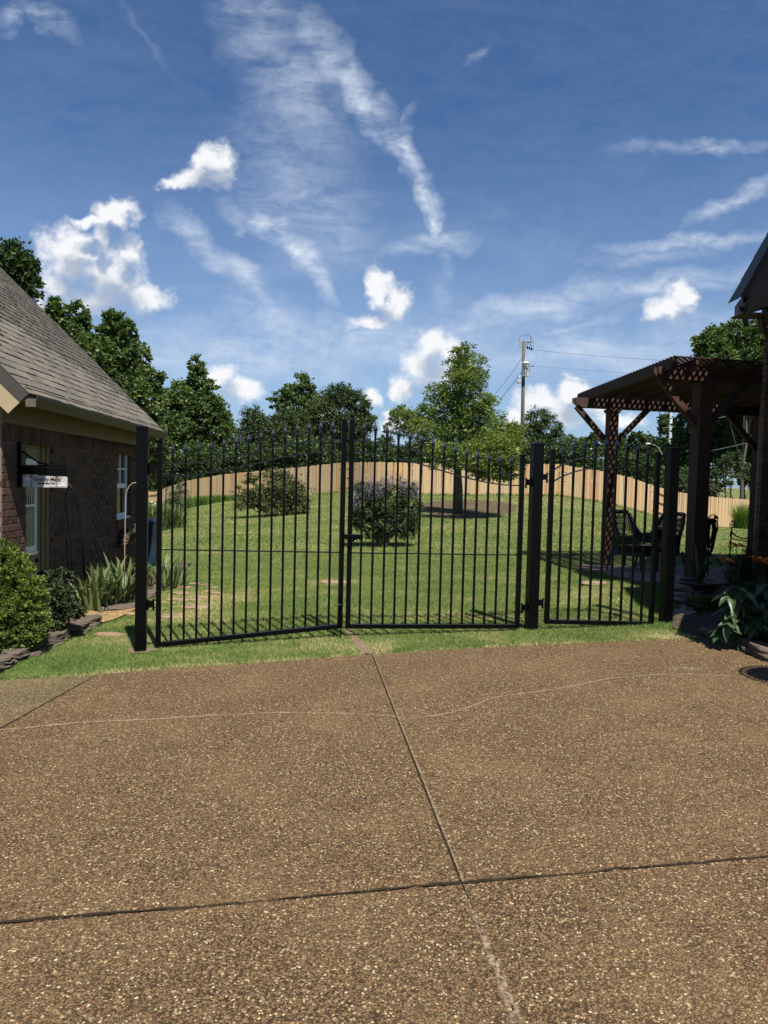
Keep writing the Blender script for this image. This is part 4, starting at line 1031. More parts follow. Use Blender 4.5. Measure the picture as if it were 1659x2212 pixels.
# ------------------------------------------------------------------ foliage builders
def leaf_quads(P, size, aspect, rng, droop=.25, outward=None, ow=.5):
    """diamond leaves: P (n,3) positions; returns vertices and quads"""
    n = len(P); d = rng.normal(size=(n,3)); d[:,2] = d[:,2]*.7 - droop
    if outward is not None: d = d + outward*ow*2
    d /= np.linalg.norm(d, axis=1)[:,None] + 1e-9
    r = rng.normal(size=(n,3)); r[:,2] += .3
    s = np.cross(d, r); s /= np.linalg.norm(s, axis=1)[:,None] + 1e-9
    nn = np.cross(s, d); L = (size*rng.uniform(.65,1.3,n))[:,None]; W = L*aspect*.5
    a = P; b = P + d*L*.45 + s*W + nn*L*.06; c = P + d*L; e = P + d*L*.45 - s*W + nn*L*.06
    V = np.stack([a, b, c, e], 1).reshape(-1,3); Fq = np.arange(4*n).reshape(n,4); return V, Fq
def crown_points(blobs, dens, rng, per=34, crad=.30, shell=.42):
    """blobs: (centre, radii, weight) in metres"""
    Ps, Os, Ts = [], [], []
    for c, r, n in blobs:
        k = max(7, int(n*dens/per)); d = rng.normal(size=(k,3)); d /= np.linalg.norm(d, axis=1)[:,None]
        rr = rng.uniform(shell, 1.0, k)**.6
        cc = np.array(c) + d*rr[:,None]*np.array(r)
        tcl = rng.uniform(-.30,.34,k)
        m = rng.randint(int(per*.5), int(per*1.5), k)
        ix = np.repeat(np.arange(k), m); cr = crad*np.mean(r)*rng.uniform(.45,1.0,k)
        g = rng.normal(size=(len(ix),3)); g[:,2] *= .65
        Ps.append(cc[ix] + g*cr[ix][:,None]*.55); Os.append(d[ix]); Ts.append(tcl[ix] + rng.normal(.42,.16,len(ix)))
    return np.concatenate(Ps), np.concatenate(Os), np.clip(np.concatenate(Ts), 0, 1)
def px_blobs(bl, Yd, depth=1.0, dy=None):
    out = []
    for i, b in enumerate(bl):
        cx, cy, rx, ry = b[:4]; yo = b[4] if len(b) > 4 else 0
        c = at(cx, cy, Yd+yo); k_ = (Yd+yo)/1560
        out.append(((c.x, c.y, c.z), (rx*k_, (rx+ry)/2*k_*depth, ry*k_), rx*ry))
    return out
def tree(name, label, cat, base, blobs, leaf, mat, seed, dens=1.0, aspect=.55, group=None, trunk_r=.16, bark='bark', limbs=9, crad=.30, droop=.25, per=34, shell=.42, stems=1, ow=.25, part='crown'):
    rng = np.random.RandomState(seed); rr = random.Random(seed)
    b = Vector(base); t_ = thing(name, label, cat, b, group)
    if cat == 'tree' and b.y > 19 and name != 'oak_tree': blobs = [(c, tuple(x*.86 for x in r), n*.8) for c, r, n in blobs]
    cs = [Vector(c) for c, r, n in blobs]; rs_ = [r for c, r, n in blobs]
    top = max(range(len(cs)), key=lambda i: cs[i].z + rs_[i][2]*.5); tp = cs[top] + Vector((0,0,rs_[top][2]*.45))
    m = MB()
    for s_ in range(stems):
        off = Vector((rr.uniform(-.12,.12), rr.uniform(-.12,.12), 0))*(stems > 1)
        tgt = tp if s_ == 0 else cs[rr.randrange(len(cs))]
        pts = []; N = 7
        for i in range(N+1):
            f = i/N; p = b.lerp(tgt, f) + off + Vector((rr.uniform(-1,1), rr.uniform(-1,1), 0))*trunk_r*.8*(0 < i < N)
            if stems > 1: p += Vector((tgt.x-b.x, tgt.y-b.y, 0))*(f*(1-f))*.5
            pts.append(p)
        pts[0] = pts[0] - Vector((0,0,.25))
        rad = [trunk_r*(1.15 if i == 0 else 1)*(1-.88*i/N) for i in range(N+1)]
        m.tube(pts, rad, 8)
        for k_ in range(limbs):
            i = rr.randrange(len(cs)); a = pts[rr.randint(2, N-1)]; q = cs[i] + Vector((rr.uniform(-.8,.8)*rs_[i][0], rr.uniform(-.8,.8)*rs_[i][1], rr.uniform(-.6,.8)*rs_[i][2]))
            if q.z < a.z - .2*abs(rs_[i][2]): a = pts[2]
            mid = a.lerp(q, .5) + Vector((0,0,(q-a).length*.08)); m.tube([a, mid, q], [trunk_r*.34, trunk_r*.2, trunk_r*.05], 5)
    m.build('trunk', M[bark], t_, True)
    P, O, T = crown_points(blobs, dens, rng, per, crad, shell)
    V, Fq = leaf_quads(P, leaf, aspect, rng, droop, O, ow)
    np_mesh(part, V, Fq, mat, np.repeat(T, 4), t_)
    return t_
def gbase(px, Yd, dz=0):
    p = at(px, 1000, Yd); return (p.x, p.y, g1(p.x, p.y)+dz)

# ------------------------------------------------------------------ trees
tree('pear_tree', 'dark glossy tree rising behind the near end of the grey roof', 'tree', gbase(20, 21), px_blobs([(25,572,50,52),(72,622,24,36),(10,640,55,45),(-30,600,60,60),(60,580,22,30),(40,690,60,50)], 21, 1.1), .13, M['f_dark'], 1, 1.6, .5, trunk_r=.2)
GT = 'tall trees rising behind the grey roof at left'
tree('sweetgum_tree', 'tall tree with two narrow tops just above the shingle roof slope', 'tree', gbase(140, 33), px_blobs([(120,672,20,34),(118,705,26,30),(166,690,30,44),(150,735,50,46),(185,770,52,60),(160,820,60,60)], 33), .17, M['f_mid'], 2, 2.0, .75, GT, .25)
tree('sweetgum_tree', 'tallest bushy tree of the left group, crown stepped down to right', 'tree', gbase(255, 34), px_blobs([(246,700,20,44),(276,716,20,34),(225,735,30,36),(258,765,46,50),(235,830,60,60),(270,850,56,60),(250,920,60,60)], 34), .17, M['f_mid'], 3, 2.0, .75, GT, .26)
tree('sweetgum_tree', 'spreading tree at the right end of the left group over the gutter', 'tree', gbase(315, 36), px_blobs([(304,770,20,34),(332,812,22,30),(300,820,38,40),(318,870,40,50),(310,935,46,55),(335,970,40,45)], 36), .17, M['f_mid'], 4, 2.0, .75, GT, .24)
tree('sweetgum_tree', 'dark tree with a slim spire top behind the left gate leaf', 'tree', gbase(425, 58), px_blobs([(424,790,16,26),(428,818,26,26),(450,838,28,18),(392,852,36,36),(440,880,55,40),(400,925,56,50),(470,925,42,50),(355,880,34,50),(350,950,45,50),(450,980,60,45)], 58), .24, M['f_mid'], 5, 2.4, .75, GT, .3, crad=.34, shell=.3)
GC = 'cedar trees beyond the cedar fence'
tree('cedar_tree', 'dark rounded cedar left of the broad cedar clump beyond the fence', 'tree', gbase(545, 56), px_blobs([(545,905,30,36),(570,935,36,40),(528,955,40,45),(590,965,45,45)], 56), .20, M['f_cedar'], 6, 3.2, .35, GC, .22, crad=.36, droop=-.3, shell=.2)
tree('hackberry_tree', 'leafy tree poking above the cedars, loose twigs at its left', 'tree', gbase(650, 57), px_blobs([(656,832,26,34),(622,848,34,22),(600,868,24,22),(640,875,50,36),(668,868,30,30)], 57), .22, M['f_mid'], 7, 1.9, .6, None, .2, shell=.25)
tree('cedar_tree', 'broad feathery cedar, its right flank against white cloud', 'tree', gbase(745, 54), px_blobs([(735,858,44,30),(772,872,32,28),(790,905,26,26),(700,895,50,44),(760,925,52,46),(700,960,60,45),(770,975,50,40),(650,925,52,46)], 54, 1.1), .21, M['f_cedar'], 8, 3.4, .35, GC, .25, crad=.34, droop=-.35, shell=.2)
tree('cedar_tree', 'shadowed cedar low behind the middle of the left gate leaf', 'tree', gbase(610, 52), px_blobs([(612,915,40,40),(640,965,55,45),(590,985,50,40)], 52), .20, M['f_cedar'], 9, 3.0, .35, GC, .2, crad=.36, droop=-.3, shell=.2)
tree('cedar_tree', 'small dark cedar just right of the paired latch stiles', 'tree', gbase(832, 60), px_blobs([(838,935,20,26),(830,970,34,34),(870,990,36,24)], 60), .20, M['f_cedar'], 10, 1.5, .35, GC, .18, crad=.24, droop=-.3)
# the young oak in the yard
ob = at(990, 1113, 29.0); ob.z = g1(ob.x, ob.y)
oak = tree('oak_tree', 'young bright-leaved oak standing in the yard before the fence', 'tree', ob, px_blobs([(1003,765,26,22),(1012,790,34,30),(985,800,30,26),(1035,820,24,20),(1000,835,50,34),(950,850,34,26),(930,880,30,22),(1045,870,30,24),(990,885,64,40),(905,905,30,18),(868,890,26,12,-.6),(850,905,18,10,-.8),(1005,930,70,40),(940,935,50,30),(1060,940,36,26,-.6),(1085,930,28,18,-1.2),(1110,930,22,16,-1.4),(1040,975,50,26,-.8),(1085,975,34,22,-1.4),(985,975,60,28),(930,970,34,18),(1070,1005,38,20,-1.4),(1040,1010,36,18,-1.2),(1110,1000,22,20,-1.6),(960,1000,34,14),(1095,960,40,26,-1.5),(1075,1030,34,14,-1.5),(885,925,36,20,-.5),(1040,905,50,26),(990,985,60,26,-2.6),(940,975,40,20,-2.2),(1050,985,50,24,-2.6)], 29.0, .95), .135, M['f_oak'], 11, 1.45, .34, None, .17, limbs=40, crad=.42, droop=.05, per=22, shell=.12)
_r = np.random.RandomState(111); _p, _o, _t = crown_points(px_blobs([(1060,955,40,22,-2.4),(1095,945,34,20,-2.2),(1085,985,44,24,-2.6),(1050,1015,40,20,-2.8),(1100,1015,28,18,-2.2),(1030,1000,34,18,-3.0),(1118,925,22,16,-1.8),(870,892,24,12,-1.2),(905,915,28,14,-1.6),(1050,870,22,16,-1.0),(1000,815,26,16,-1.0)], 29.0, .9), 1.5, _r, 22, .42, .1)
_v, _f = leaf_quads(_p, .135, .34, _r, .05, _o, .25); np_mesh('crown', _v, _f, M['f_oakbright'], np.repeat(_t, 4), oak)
tree('willow_tree', 'rounded grey-green tree just right of the utility pole', 'tree', gbase(1170, 72), px_blobs([(1160,905,30,32),(1185,925,32,34),(1140,945,32,36),(1200,955,26,34),(1165,965,46,40)], 72), .26, M['f_vitex'], 12, 2.6, .4, None, .25)
GF = 'distant tree line seen under the pergola'
for k_, (lab, bl, Yd, mt) in enumerate([
    ('far low tree left of the pergola back post in the tree line', [(1240,958,34,20),(1265,965,34,22)], 92, 'f_mid'),
    ('far tree with a rounded top directly left of the pergola post', [(1283,943,16,14),(1290,962,34,22)], 90, 'f_dark'),
    ('far tree between the two braces of the pergola back post', [(1345,962,34,24),(1320,975,34,20)], 88, 'f_mid'),
    ('pale green far tree above the street lamp arm', [(1378,952,24,22),(1395,965,34,28),(1360,985,40,20)], 84, 'f_cedar'),
    ('dark pine-like tree behind the grey steel pole', [(1440,915,20,26),(1450,945,32,36),(1430,975,40,34),(1470,985,36,34)], 78, 'f_dark')]):
    tree('tree', lab, 'tree', gbase(bl[-1][0], Yd), px_blobs(bl, Yd), .34, M[mt], 30+k_, 2.6, .6, GF, .3)
tree('oak_tree', 'big rounded oak crown above the pergola roof at right', 'tree', gbase(1600, 52), px_blobs([(1518,742,26,22),(1545,735,36,28),(1590,722,40,26),(1632,720,36,26),(1560,770,56,34),(1630,765,50,44),(1660,750,50,50),(1700,760,60,60),(1600,810,70,40)], 52), .24, M['f_mid'], 40, 2.4, .6, None, .16)
GD = 'dark trees behind the fence at right'
tree('tree', 'dark tree right of the grey steel pole and behind pergola front post', 'tree', gbase(1500, 55), px_blobs([(1495,920,40,50),(1480,970,46,50),(1540,940,50,60),(1520,1000,60,45),(1460,1010,40,36)], 55), .24, M['f_dark'], 41, 2.6, .6, GD, .2)
tree('tree', 'deep shaded tree filling the gap beside the right brick corner', 'tree', gbase(1620, 56), px_blobs([(1600,900,60,60),(1650,930,60,80),(1580,960,60,60),(1640,1010,60,50),(1570,890,50,40)], 56), .24, M['f_dark'], 42, 2.6, .6, GD, .16)
tree('crape_myrtle', 'light leafy many-stemmed shrub tree showing above fence at far right', 'tree', gbase(1585, 48.5), px_blobs([(1590,985,34,14),(1565,1000,34,14),(1615,1005,30,14),(1590,1018,46,16),(1545,1025,30,12),(1630,1028,26,14),(1470,1030,22,14),(1575,1040,40,12)], 48.5), .18, M['f_vitex'], 43, 1.1, .5, None, .07, stems=6, limbs=3, shell=.1)
GU = 'undergrowth shrubs behind the cedar fence'
us_lab = ['low dark shrub mass behind fence left end beside gate post', 'shaded shrub behind the fence under the spire-topped tree', 'dense shrub behind the fence near the climbing rose bush', 'dark shrub behind the fence just left of the latch stiles', 'dark shrub behind the fence just right of the latch stiles', 'shrub behind the fence hidden under the young oak', 'shrub behind the fence at the foot of the utility pole', 'dark shrub over the fence between gate post and pergola post', 'dark shrub over the fence below the street lamp', 'dark shrub over the fence right of the lock box post']
for k_, (px, py, rx, ry, Yd) in enumerate([(350,1010,50,40,57),(430,1000,60,40,55),(540,1000,60,40,53),(660,985,70,40,50),(800,985,60,36,48),(920,985,70,30,48),(1120,985,60,30,49),(1230,985,60,26,49),(1360,1015,60,40,52),(1480,1045,60,36,52)]):
    tree('shrub', us_lab[k_], 'shrub', gbase(px, Yd), px_blobs([(px,py,rx,ry),(px-rx*.6,py+14,rx*.6,ry*.8),(px+rx*.6,py+16,rx*.6,ry*.8),(px,py+30,rx,ry)], Yd), .22, M['f_dark'], 50+k_, 2.4, .55, GU, .08, limbs=4, stems=3)

# ------------------------------------------------------------------ shrubs in the yard
vb = at(828, 1178, 18.0); vb.z = g1(vb.x, vb.y)
vt = tree('chaste_tree', 'rounded chaste tree shrub with lavender flower spikes in the lawn', 'shrub', vb, px_blobs([(790,1095,32,36),(800,1130,34,28),(840,1085,42,40),(885,1100,26,42),(850,1125,48,36),(880,1140,26,26),(775,1120,20,24),(820,1150,34,14),(795,1060,34,20),(880,1060,22,18)], 18.0, .95), .085, M['f_vitex'], 60, 2.0, .30, None, .06, stems=5, limbs=5, crad=.3, shell=.3)
rng_ = np.random.RandomState(61); Ps = []; sp = MB()
for k_ in range(210):
    px = rng_.uniform(758, 908); tpx = 1012 + 26*abs((px-850)/56)**1.5 + rng_.uniform(0, 30) - (12 if 755 < px < 800 else 0); q = at(px, tpx+26, 18.0+rng_.uniform(-.6,.5)); h_ = rng_.uniform(.16,.34)
    lean = rng_.normal(0, .05, 2)
    for j in range(26):
        f = j/26; r_ = .020*(1-f*.8); Ps.append((q.x+lean[0]*f+rng_.normal(0,r_), q.y+lean[1]*f+rng_.normal(0,r_), q.z+h_*f))
V, Fq = leaf_quads(np.array(Ps), .026, .7, rng_, 0); np_mesh('flower_spikes', V, Fq, M['f_bloom'], np.repeat(np.clip(rng_.normal(.5,.22,len(Ps)),0,1),4), vt)
tree('rose_bush', 'loose twiggy rose bush against the fence behind the left gate leaf', 'shrub', gbase(590, 31), px_blobs([(560,1070,30,30),(600,1045,40,28),(590,1085,50,28),(635,1060,32,34),(650,1090,24,24),(525,1075,22,28),(620,1100,40,20),(600,1022,30,12),(545,1035,20,14)], 31.0, .9), .12, M['f_pale'], 62, 1.25, .5, None, .03, stems=10, limbs=5, shell=.05, crad=.5, per=22)
tree('grey_shrub', 'grey-green feathery shrub in the far flower bed behind the hinge stile', 'shrub', gbase(380, 29), px_blobs([(378,1060,24,24),(395,1080,28,26),(372,1085,22,24),(392,1048,14,12)], 29.0, .9), .085, M['f_vitex'], 63, 1.2, .28, None, .03, stems=6, limbs=3, shell=.1, crad=.36)
# tall grasses
def blades(P, h, w, lean, rng, curve=.5):
    """arching blades, 3 segments each -> quads"""
    n = len(P); az = rng.uniform(0, 2*pi, n); h = h*rng.uniform(.55,1.1,n); ln = lean*h*rng.uniform(.2,1.0,n)
    dx, dy = np.cos(az), np.sin(az); sx_, sy_ = -dy, dx
    fs = (0, .4, .75, 1.0); V = []
    for f in fs:
        c = np.stack([P[:,0]+dx*ln*f**1.8, P[:,1]+dy*ln*f**1.8, P[:,2]+h*(f-curve*.35*f**3*np.minimum(1.5, ln/h*1.2))], -1)
        ww = w*(1-.9*f**2)*.5
        o_ = np.stack([sx_*ww, sy_*ww, 0*sx_], -1); V += [c-o_, c+o_]
    V = np.stack(V, 1); i0 = np.arange(n)[:,None]*8
    Fq = np.concatenate([i0+np.array([2*k_, 2*k_+1, 2*k_+3, 2*k_+2]) for k_ in range(3)], 1).reshape(-1,4)
    return V.reshape(-1,3), Fq
def tuft(name, label, cat, base, rad, n, h, w, lean, mat, seed, group=None, tone=(.45,.2), part='blades'):
    rng = np.random.RandomState(seed); t_ = thing(name, label, cat, base, group)
    a = rng.uniform(0, 2*pi, n); r = np.sqrt(rng.uniform(0, 1, n)); rx, ry = rad if hasattr(rad, '__len__') else (rad, rad)
    P = np.stack([base[0]+np.cos(a)*r*rx, base[1]+np.sin(a)*r*ry, np.full(n, base[2]-.02)], -1)
    V, Fq = blades(P, h, w, lean, rng); np_mesh(part, V, Fq, mat, np.repeat(np.clip(rng.normal(tone[0],tone[1],n),0,1), 8), t_); return t_
tuft('ornamental_grass', 'arching clump of tall ornamental grass against fence at far right', 'plant', gbase(1614, 41), (.55,.5), 900, 1.55, .030, .55, M['f_tall'], 70)
tuft('daylily_clump', 'pale strappy daylily clump beside the shepherd hook in far bed', 'plant', gbase(356, 27.5), (.80,.5), 620, 1.0, .050, .8, M['f_iris'], 71, tone=(.66,.16))
tuft('daylily_clump', 'daylily clump with white blooms between gate post and hinge stile', 'plant', gbase(331, 27), (.60,.5), 520, 1.15, .050, .7, M['f_iris'], 72, tone=(.62,.16))
wl_ = [o for o in C.objects if o.name.startswith('daylily_clump')][-1]
for px, py in ((331,1093),(327,1086),(334,1089)):
    q = at(px, py, 26.8); m = MB()
    for k_ in range(6):
        a = k_*pi/3; m.add([q, q+Vector((cos(a-.4)*.05, sin(a-.4)*.03, .03)), q+Vector((cos(a)*.06, sin(a)*.06, .045)), q+Vector((cos(a+.4)*.05, sin(a+.4)*.05, .05))], [(0,1,2,3)])
    m.build('blossom', M['petalwhite'], wl_)
# unmown strip under the fence
rng_ = np.random.RandomState(73); n = 6500; px_ = 318 + 215*rng_.beta(1.0, 1.6, n); 
fy_ = np.interp((px_-830)/1560, _fu, _fy); yy_ = fy_ - rng_.uniform(.3, 5.5, n)*np.clip((520-px_)/150, .15, 1); xx_ = (px_-830)/1560*yy_
P = np.stack([xx_, yy_, gz(xx_, yy_)-.03], -1); V, Fq = blades(P, .70*np.interp(px_, [318,430,533], [1.1,1.0,.45]), .040, .55, rng_)
o = np_mesh('tall_grass', V, Fq, M['f_tall'], np.repeat(np.clip(rng_.normal(.5,.2,n),0,1),8)); tag(o, 'tall bright green unmown grass along the left foot of the fence', 'grass', None, 'stuff')
n = 1500; u_ = rng_.uniform(-.10, .42, n); fy_ = np.interp(u_, _fu, _fy); yy_ = fy_ - rng_.uniform(.15,.8,n); xx_ = u_*yy_
P = np.stack([xx_, yy_, gz(xx_, yy_)-.03], -1); V, Fq = blades(P, .22, .03, .5, rng_)
o = np_mesh('weeds', V, Fq, M['f_tall'], np.repeat(np.clip(rng_.normal(.4,.2,n),0,1),8)); tag(o, 'short weeds along the middle foot of the fence', 'weeds', None, 'stuff')

# shepherd hook and step stones in the far bed
q = at(358, 1115, 27.0); q.z = g1(q.x, q.y); tp = at(358, 1026, 27.0)
hk = thing('shepherd_hook', 'black shepherd hook standing in the far left flower bed', 'garden hook', q)
MB().tube([q-Vector((0,0,.1)), (q.x, q.y, tp.z-.2), (q.x-.03, q.y, tp.z-.06), (q.x-.12, q.y, tp.z), (q.x-.24, q.y, tp.z-.05), (q.x-.29, q.y, tp.z-.2), (q.x-.30, q.y, tp.z-.38), (q.x-.25, q.y, tp.z-.44)], .018, 6).build('rod', M['iron'], hk, True)
MB().tube([(q.x-.12,q.y,tp.z-.0), (q.x-.16,q.y,tp.z+.07), (q.x-.22,q.y,tp.z+.05)], .012, 5).build('scroll', M['iron'], hk)

# ------------------------------------------------------------------ stones
def ledge(name, c, l, w, h, rot, mat, parent, seed):
    bm = bmesh.new(); bmesh.ops.create_cube(bm, size=2); bmesh.ops.subdivide_edges(bm, edges=bm.edges[:], cuts=2, use_grid_fill=True)
    r = random.Random(seed)
    for v in bm.verts:
        co = v.co; k_ = (1-.22*abs(co.y)**3)*(1-.12*abs(co.z)**2)
        co = Vector((co.x*k_*(1+r.uniform(-.08,.08)), co.y*(1-.25*abs(co.x)**3)*(1+r.uniform(-.12,.12)), co.z*(1+r.uniform(-.22,.22))))
        v.co = Vector((co.x*l/2, co.y*w/2, co.z*h/2))
    me = bpy.data.meshes.new(name); bm.to_mesh(me); bm.free(); me.materials.append(mat)
    return inst(name, me, parent, c, (r.uniform(-.05,.05), r.uniform(-.06,.06), rot))
def edging(label, pts, loc, seed, rows=2, size=(.30,.22,.07), group=None, mat='ledge'):
    r = random.Random(seed); t_ = thing('stone_edging', label, 'stone edging', loc, group); k_ = 0
    for row in range(rows):
        acc = r.uniform(0,.15)
        for a, b in zip(pts, pts[1:]):
            d = b - a; Lg = d.length; s_ = acc
            while s_ < Lg:
                l = size[0]*r.uniform(.65,1.45); p = a + d*(min(s_+l/2, Lg)/Lg); h = size[2]*r.uniform(.75,1.3)
                ledge('stone', p + Vector((r.uniform(-.02,.02)-.02*row, r.uniform(-.02,.02)+.035*row, size[2]*(.35+.95*row))), l, size[1]*r.uniform(.8,1.2), h, atan2(d.y, d.x)+r.uniform(-.14,.14), M[mat], t_, seed*100+k_); k_ += 1
                s_ += l*.97
            acc = s_ - Lg
    return t_
def GP_(pts): return [ground(*p) for p in pts]
ea = GP_([(-70,1478),(0,1446),(70,1410),(130,1384),(170,1366),(192,1354)])
edging('stacked grey ledge stones edging the bed before the bright round shrub', ea, ea[1], 1, 2, (.34,.24,.062))
eb = GP_([(232,1322),(262,1318),(297,1301),(330,1284),(350,1268),(385,1240),(398,1224)])
edging('low grey ledge stones in front of the iris leaves', eb, eb[2], 2, 1, (.40,.22,.085))
def sheet_poly(name, poly, mat, dz, kind='structure', parent=None, sub=.18):
    """draped ground sheet"""
    x0, x1 = min(p[0] for p in poly), max(p[0] for p in poly); y0, y1 = min(p[1] for p in poly), max(p[1] for p in poly)
    bm = bmesh.new(); f = bm.faces.new([bm.verts.new((p[0], p[1], 0)) for p in poly])
    for ax_, a, b in (((1,0,0), x0, x1), ((0,1,0), y0, y1)):
        s_ = a + sub
        while s_ < b:
            bmesh.ops.bisect_plane(bm, geom=bm.verts[:]+bm.edges[:]+bm.faces[:], plane_co=(s_*ax_[0], s_*ax_[1], 0), plane_no=ax_); s_ += sub
    for v in bm.verts:
        d = dz(v.co.x, v.co.y) if callable(dz) else dz; v.co.z = g1(v.co.x, v.co.y) + d
    bmesh.ops.recalc_face_normals(bm, faces=bm.faces[:])
    me = bpy.data.meshes.new(name); bm.to_mesh(me); bm.free(); me.materials.append(mat)
    o = bpy.data.objects.new(name, me); C.objects.link(o)
    if kind: o['kind'] = kind
    return o
bedL = [(p.x, p.y) for p in ea] + [(p.x, p.y) for p in GP_([(160,1335),(140,1310)])] + [(L_(8.9,0,0).x, 8.9), (L_(7.77,0,0).x, 7.77), (-5.2,7.7), (-5.2,6.9)]
bedL2 = [(p.x, p.y) for p in eb] + [(L_(13.8,0,0).x+.6, 14.3), (L_(13.8,0,0).x, 13.8), (L_(9.3,0,0).x, 9.3)] + [(p.x, p.y) for p in GP_([(190,1322)])]
grav = [(p.x, p.y) for p in GP_([(160,1362),(200,1354),(250,1340),(288,1322),(298,1312),(262,1318),(190,1318)])] + [(L_(9.27,0,0).x, 9.27), (L_(8.41,0,0).x, 8.41)]
sheet_poly('planting_bed', bedL, M['mulch'], .035); sheet_poly('planting_bed', bedL2, M['mulch'], .030); sheet_poly('gravel_path', grav, M['gravel'], .022)
bedR = [(p.x, p.y) for p in GP_([(1452,1356),(1478,1368)])] + [(p.x-.02, p.y+.02) for p in RB] + [(4.05,6.5),(5.0,8.5),(5.27,10.1),(4.9,10.0),(4.2,9.95)] + [(p.x, p.y) for p in GP_([(1462,1318)])]
def moundR(x, y): return .012 + .05*max(0, min(1, (x-3.5)/.9))
sheet_poly('planting_bed', bedR, M['mulch'], moundR)
soilp = [(p.x, p.y) for p in GP_([(742,1360),(752,1358),(766,1370),(779,1382),(796,1396),(808,1408),(800,1414),(782,1412),(770,1402),(763,1388),(752,1372)])]
sheet_poly('bare_soil', soilp, M['soil'], .008, sub=.05)
postsoil = [(p1b.x+.16*cos(a)*(1+.3*sin(3*a)), p1b.y+.13*sin(a)*(1+.2*cos(2*a))) for a in np.linspace(0, 2*pi, 14)[:-1]]
sheet_poly('bare_soil', postsoil, M['soil'], .008)
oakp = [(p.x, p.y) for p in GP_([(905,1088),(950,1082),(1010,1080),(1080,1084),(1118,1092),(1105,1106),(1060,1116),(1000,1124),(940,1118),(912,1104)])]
M['oak_shade'] = simple('shade_dark_soil', (.085,.062,.038), .95, .1, var=.45, scale=9, bump=.6); sheet_poly('bare_soil', oakp, M['oak_shade'], .012, sub=.6)  # brown ground under the oak, with tree shade darkened into the colour
er = [Vector((p.x+.05, p.y+.10, g1(p.x, p.y)+.02)) for p in RB] + [Vector((4.0,6.3,.12))]
edging('dark ledge stones edging the right bed along the driveway', er, er[1], 3, 2, (.27,.17,.055))
ef = [at(1448,1300,10.1), at(1500,1290,10.2), at(1560,1284,10.3)]
edging('stacked flat stones stepping down from the patio below the plant bowl', ef, ef[1], 4, 3, (.46,.32,.06), None, 'flag')
eg = [at(1462,1340,8.95), at(1490,1318,9.4)]
edging('two pale flat stones beside the lock box gate post', eg, eg[0], 5, 1, (.30,.24,.05), None, 'flag')
# stepping stones
sp_ = thing('stepping_stone_path', 'flat tan stepping stones half sunk in the lawn behind the left gate', 'stepping stones', ground(430,1310))
stone_spots = [(425,1313,.46,.22),(392,1282,.30,.20),(452,1279,.22,.14),(385,1297,.34,.18),(442,1292,.30,.16),(398,1270,.26,.18),(445,1264,.26,.14),(372,1333,.34,.24),(420,1297,.22,.16),(470,1283,.2,.12),(420,1262,.2,.14),(460,1270,.2,.12),(722,1258,.5,.4),(240,1372,.42,.16),(285,1328,.2,.12),(1290,1260,.5,.3)]
sxy = []
for k_, (px, py, l, w) in enumerate(stone_spots):
    q = ground(px, py); ledge('stone', q+Vector((0,0,.001)), l, w, .035, random.Random(k_).uniform(-.3,.3), M['stepper'], sp_, 700+k_); sxy.append((q.x, q.y, l*.48, w*.48))

# ------------------------------------------------------------------ plants by the left house
def bush(name, label, cat, base, blobs, leaf, mat, seed, dens, aspect, **kw): return tree(name, label, cat, base, blobs, leaf, mat, seed, dens, aspect, **kw)
q = at(8, 1300, 7.25)
bush('thuja_shrub', 'bright green dense rounded thuja shrub at the left edge', 'shrub', (q.x, q.y, g1(q.x,q.y)), px_blobs([(-5,1215,48,50),(10,1250,62,66),(25,1300,72,72),(30,1345,74,62),(-30,1320,70,90),(10,1375,74,44)], 7.25, .85), .030, M['f_thuja'], 80, 1.9, .5, trunk_r=.03, limbs=4, shell=.72, crad=.16, per=40, droop=-.5, ow=.45)
q = at(128, 1365, 8.0)
bush('rose_bush', 'dark leafy rose bush between the bright thuja and the iris', 'shrub', (q.x, q.y, g1(q.x,q.y)), px_blobs([(122,1248,34,22),(118,1285,42,36),(135,1320,40,44),(110,1335,40,40),(160,1318,18,20),(140,1235,20,12)], 7.95, .8), .042, M['f_rose'], 81, .62, .62, trunk_r=.016, stems=6, limbs=3, shell=.3, crad=.34)
# iris: individual sword blades
def sword(name, length, width, bend, fold=.25, mat=None):
    m = MB(); N = 6; vs = []
    for i in range(N+1):
        f = i/N; z = length*(f-.28*bend*f**3); x = length*bend*.75*f**2.2; w = width*.5*(1 if f < .45 else (1-((f-.45)/.55)**1.7))*(.75+.25*min(1, f*4))
        vs += [(x, -w, z), (x+w*fold, 0, z), (x, w, z)]
    m.add(vs, [(i*3+k_, i*3+k_+1, (i+1)*3+k_+1, (i+1)*3+k_) for i in range(N) for k_ in range(2)])
    me = bpy.data.meshes.new(name); me.from_pydata(m.v, [], m.f); me.materials.append(mat or M['leaf_iris'])
    for p in me.polygons: p.use_smooth = True
    return me
swords = [sword('leaf', .62, .052, b) for b in (.10,.28,.55,.95)]
pale = [sword('leaf', .50, .042, b, .2, M['leaf_varieg']) for b in (.6,1.1)]
def iris(label, px, py, Yd, n, sc, seed, spread=.17, pal=.2, meshes=None, name='iris_clump', group='iris and strap-leaf clumps along the left house'):
    r = random.Random(seed); q = at(px, py, Yd); q.z = g1(q.x, q.y)+.03; t_ = thing(name, label, 'plant', q, group)
    for k_ in range(n):
        a = r.uniform(0, 2*pi); rad = spread*sqrt(r.random()); me = r.choice(pale) if r.random() < pal else r.choices(meshes or swords, (2.2,4,3.6,2.2)[:len(meshes or swords)])[0]; s_ = sc*r.uniform(.65,1.15)
        inst('leaf', me, t_, q+Vector((cos(a)*rad, sin(a)*rad*.8, 0)), (r.uniform(-.2,.2), r.uniform(-.05,.38), a+r.uniform(-.8,.8)), (s_, s_, s_))
    return t_
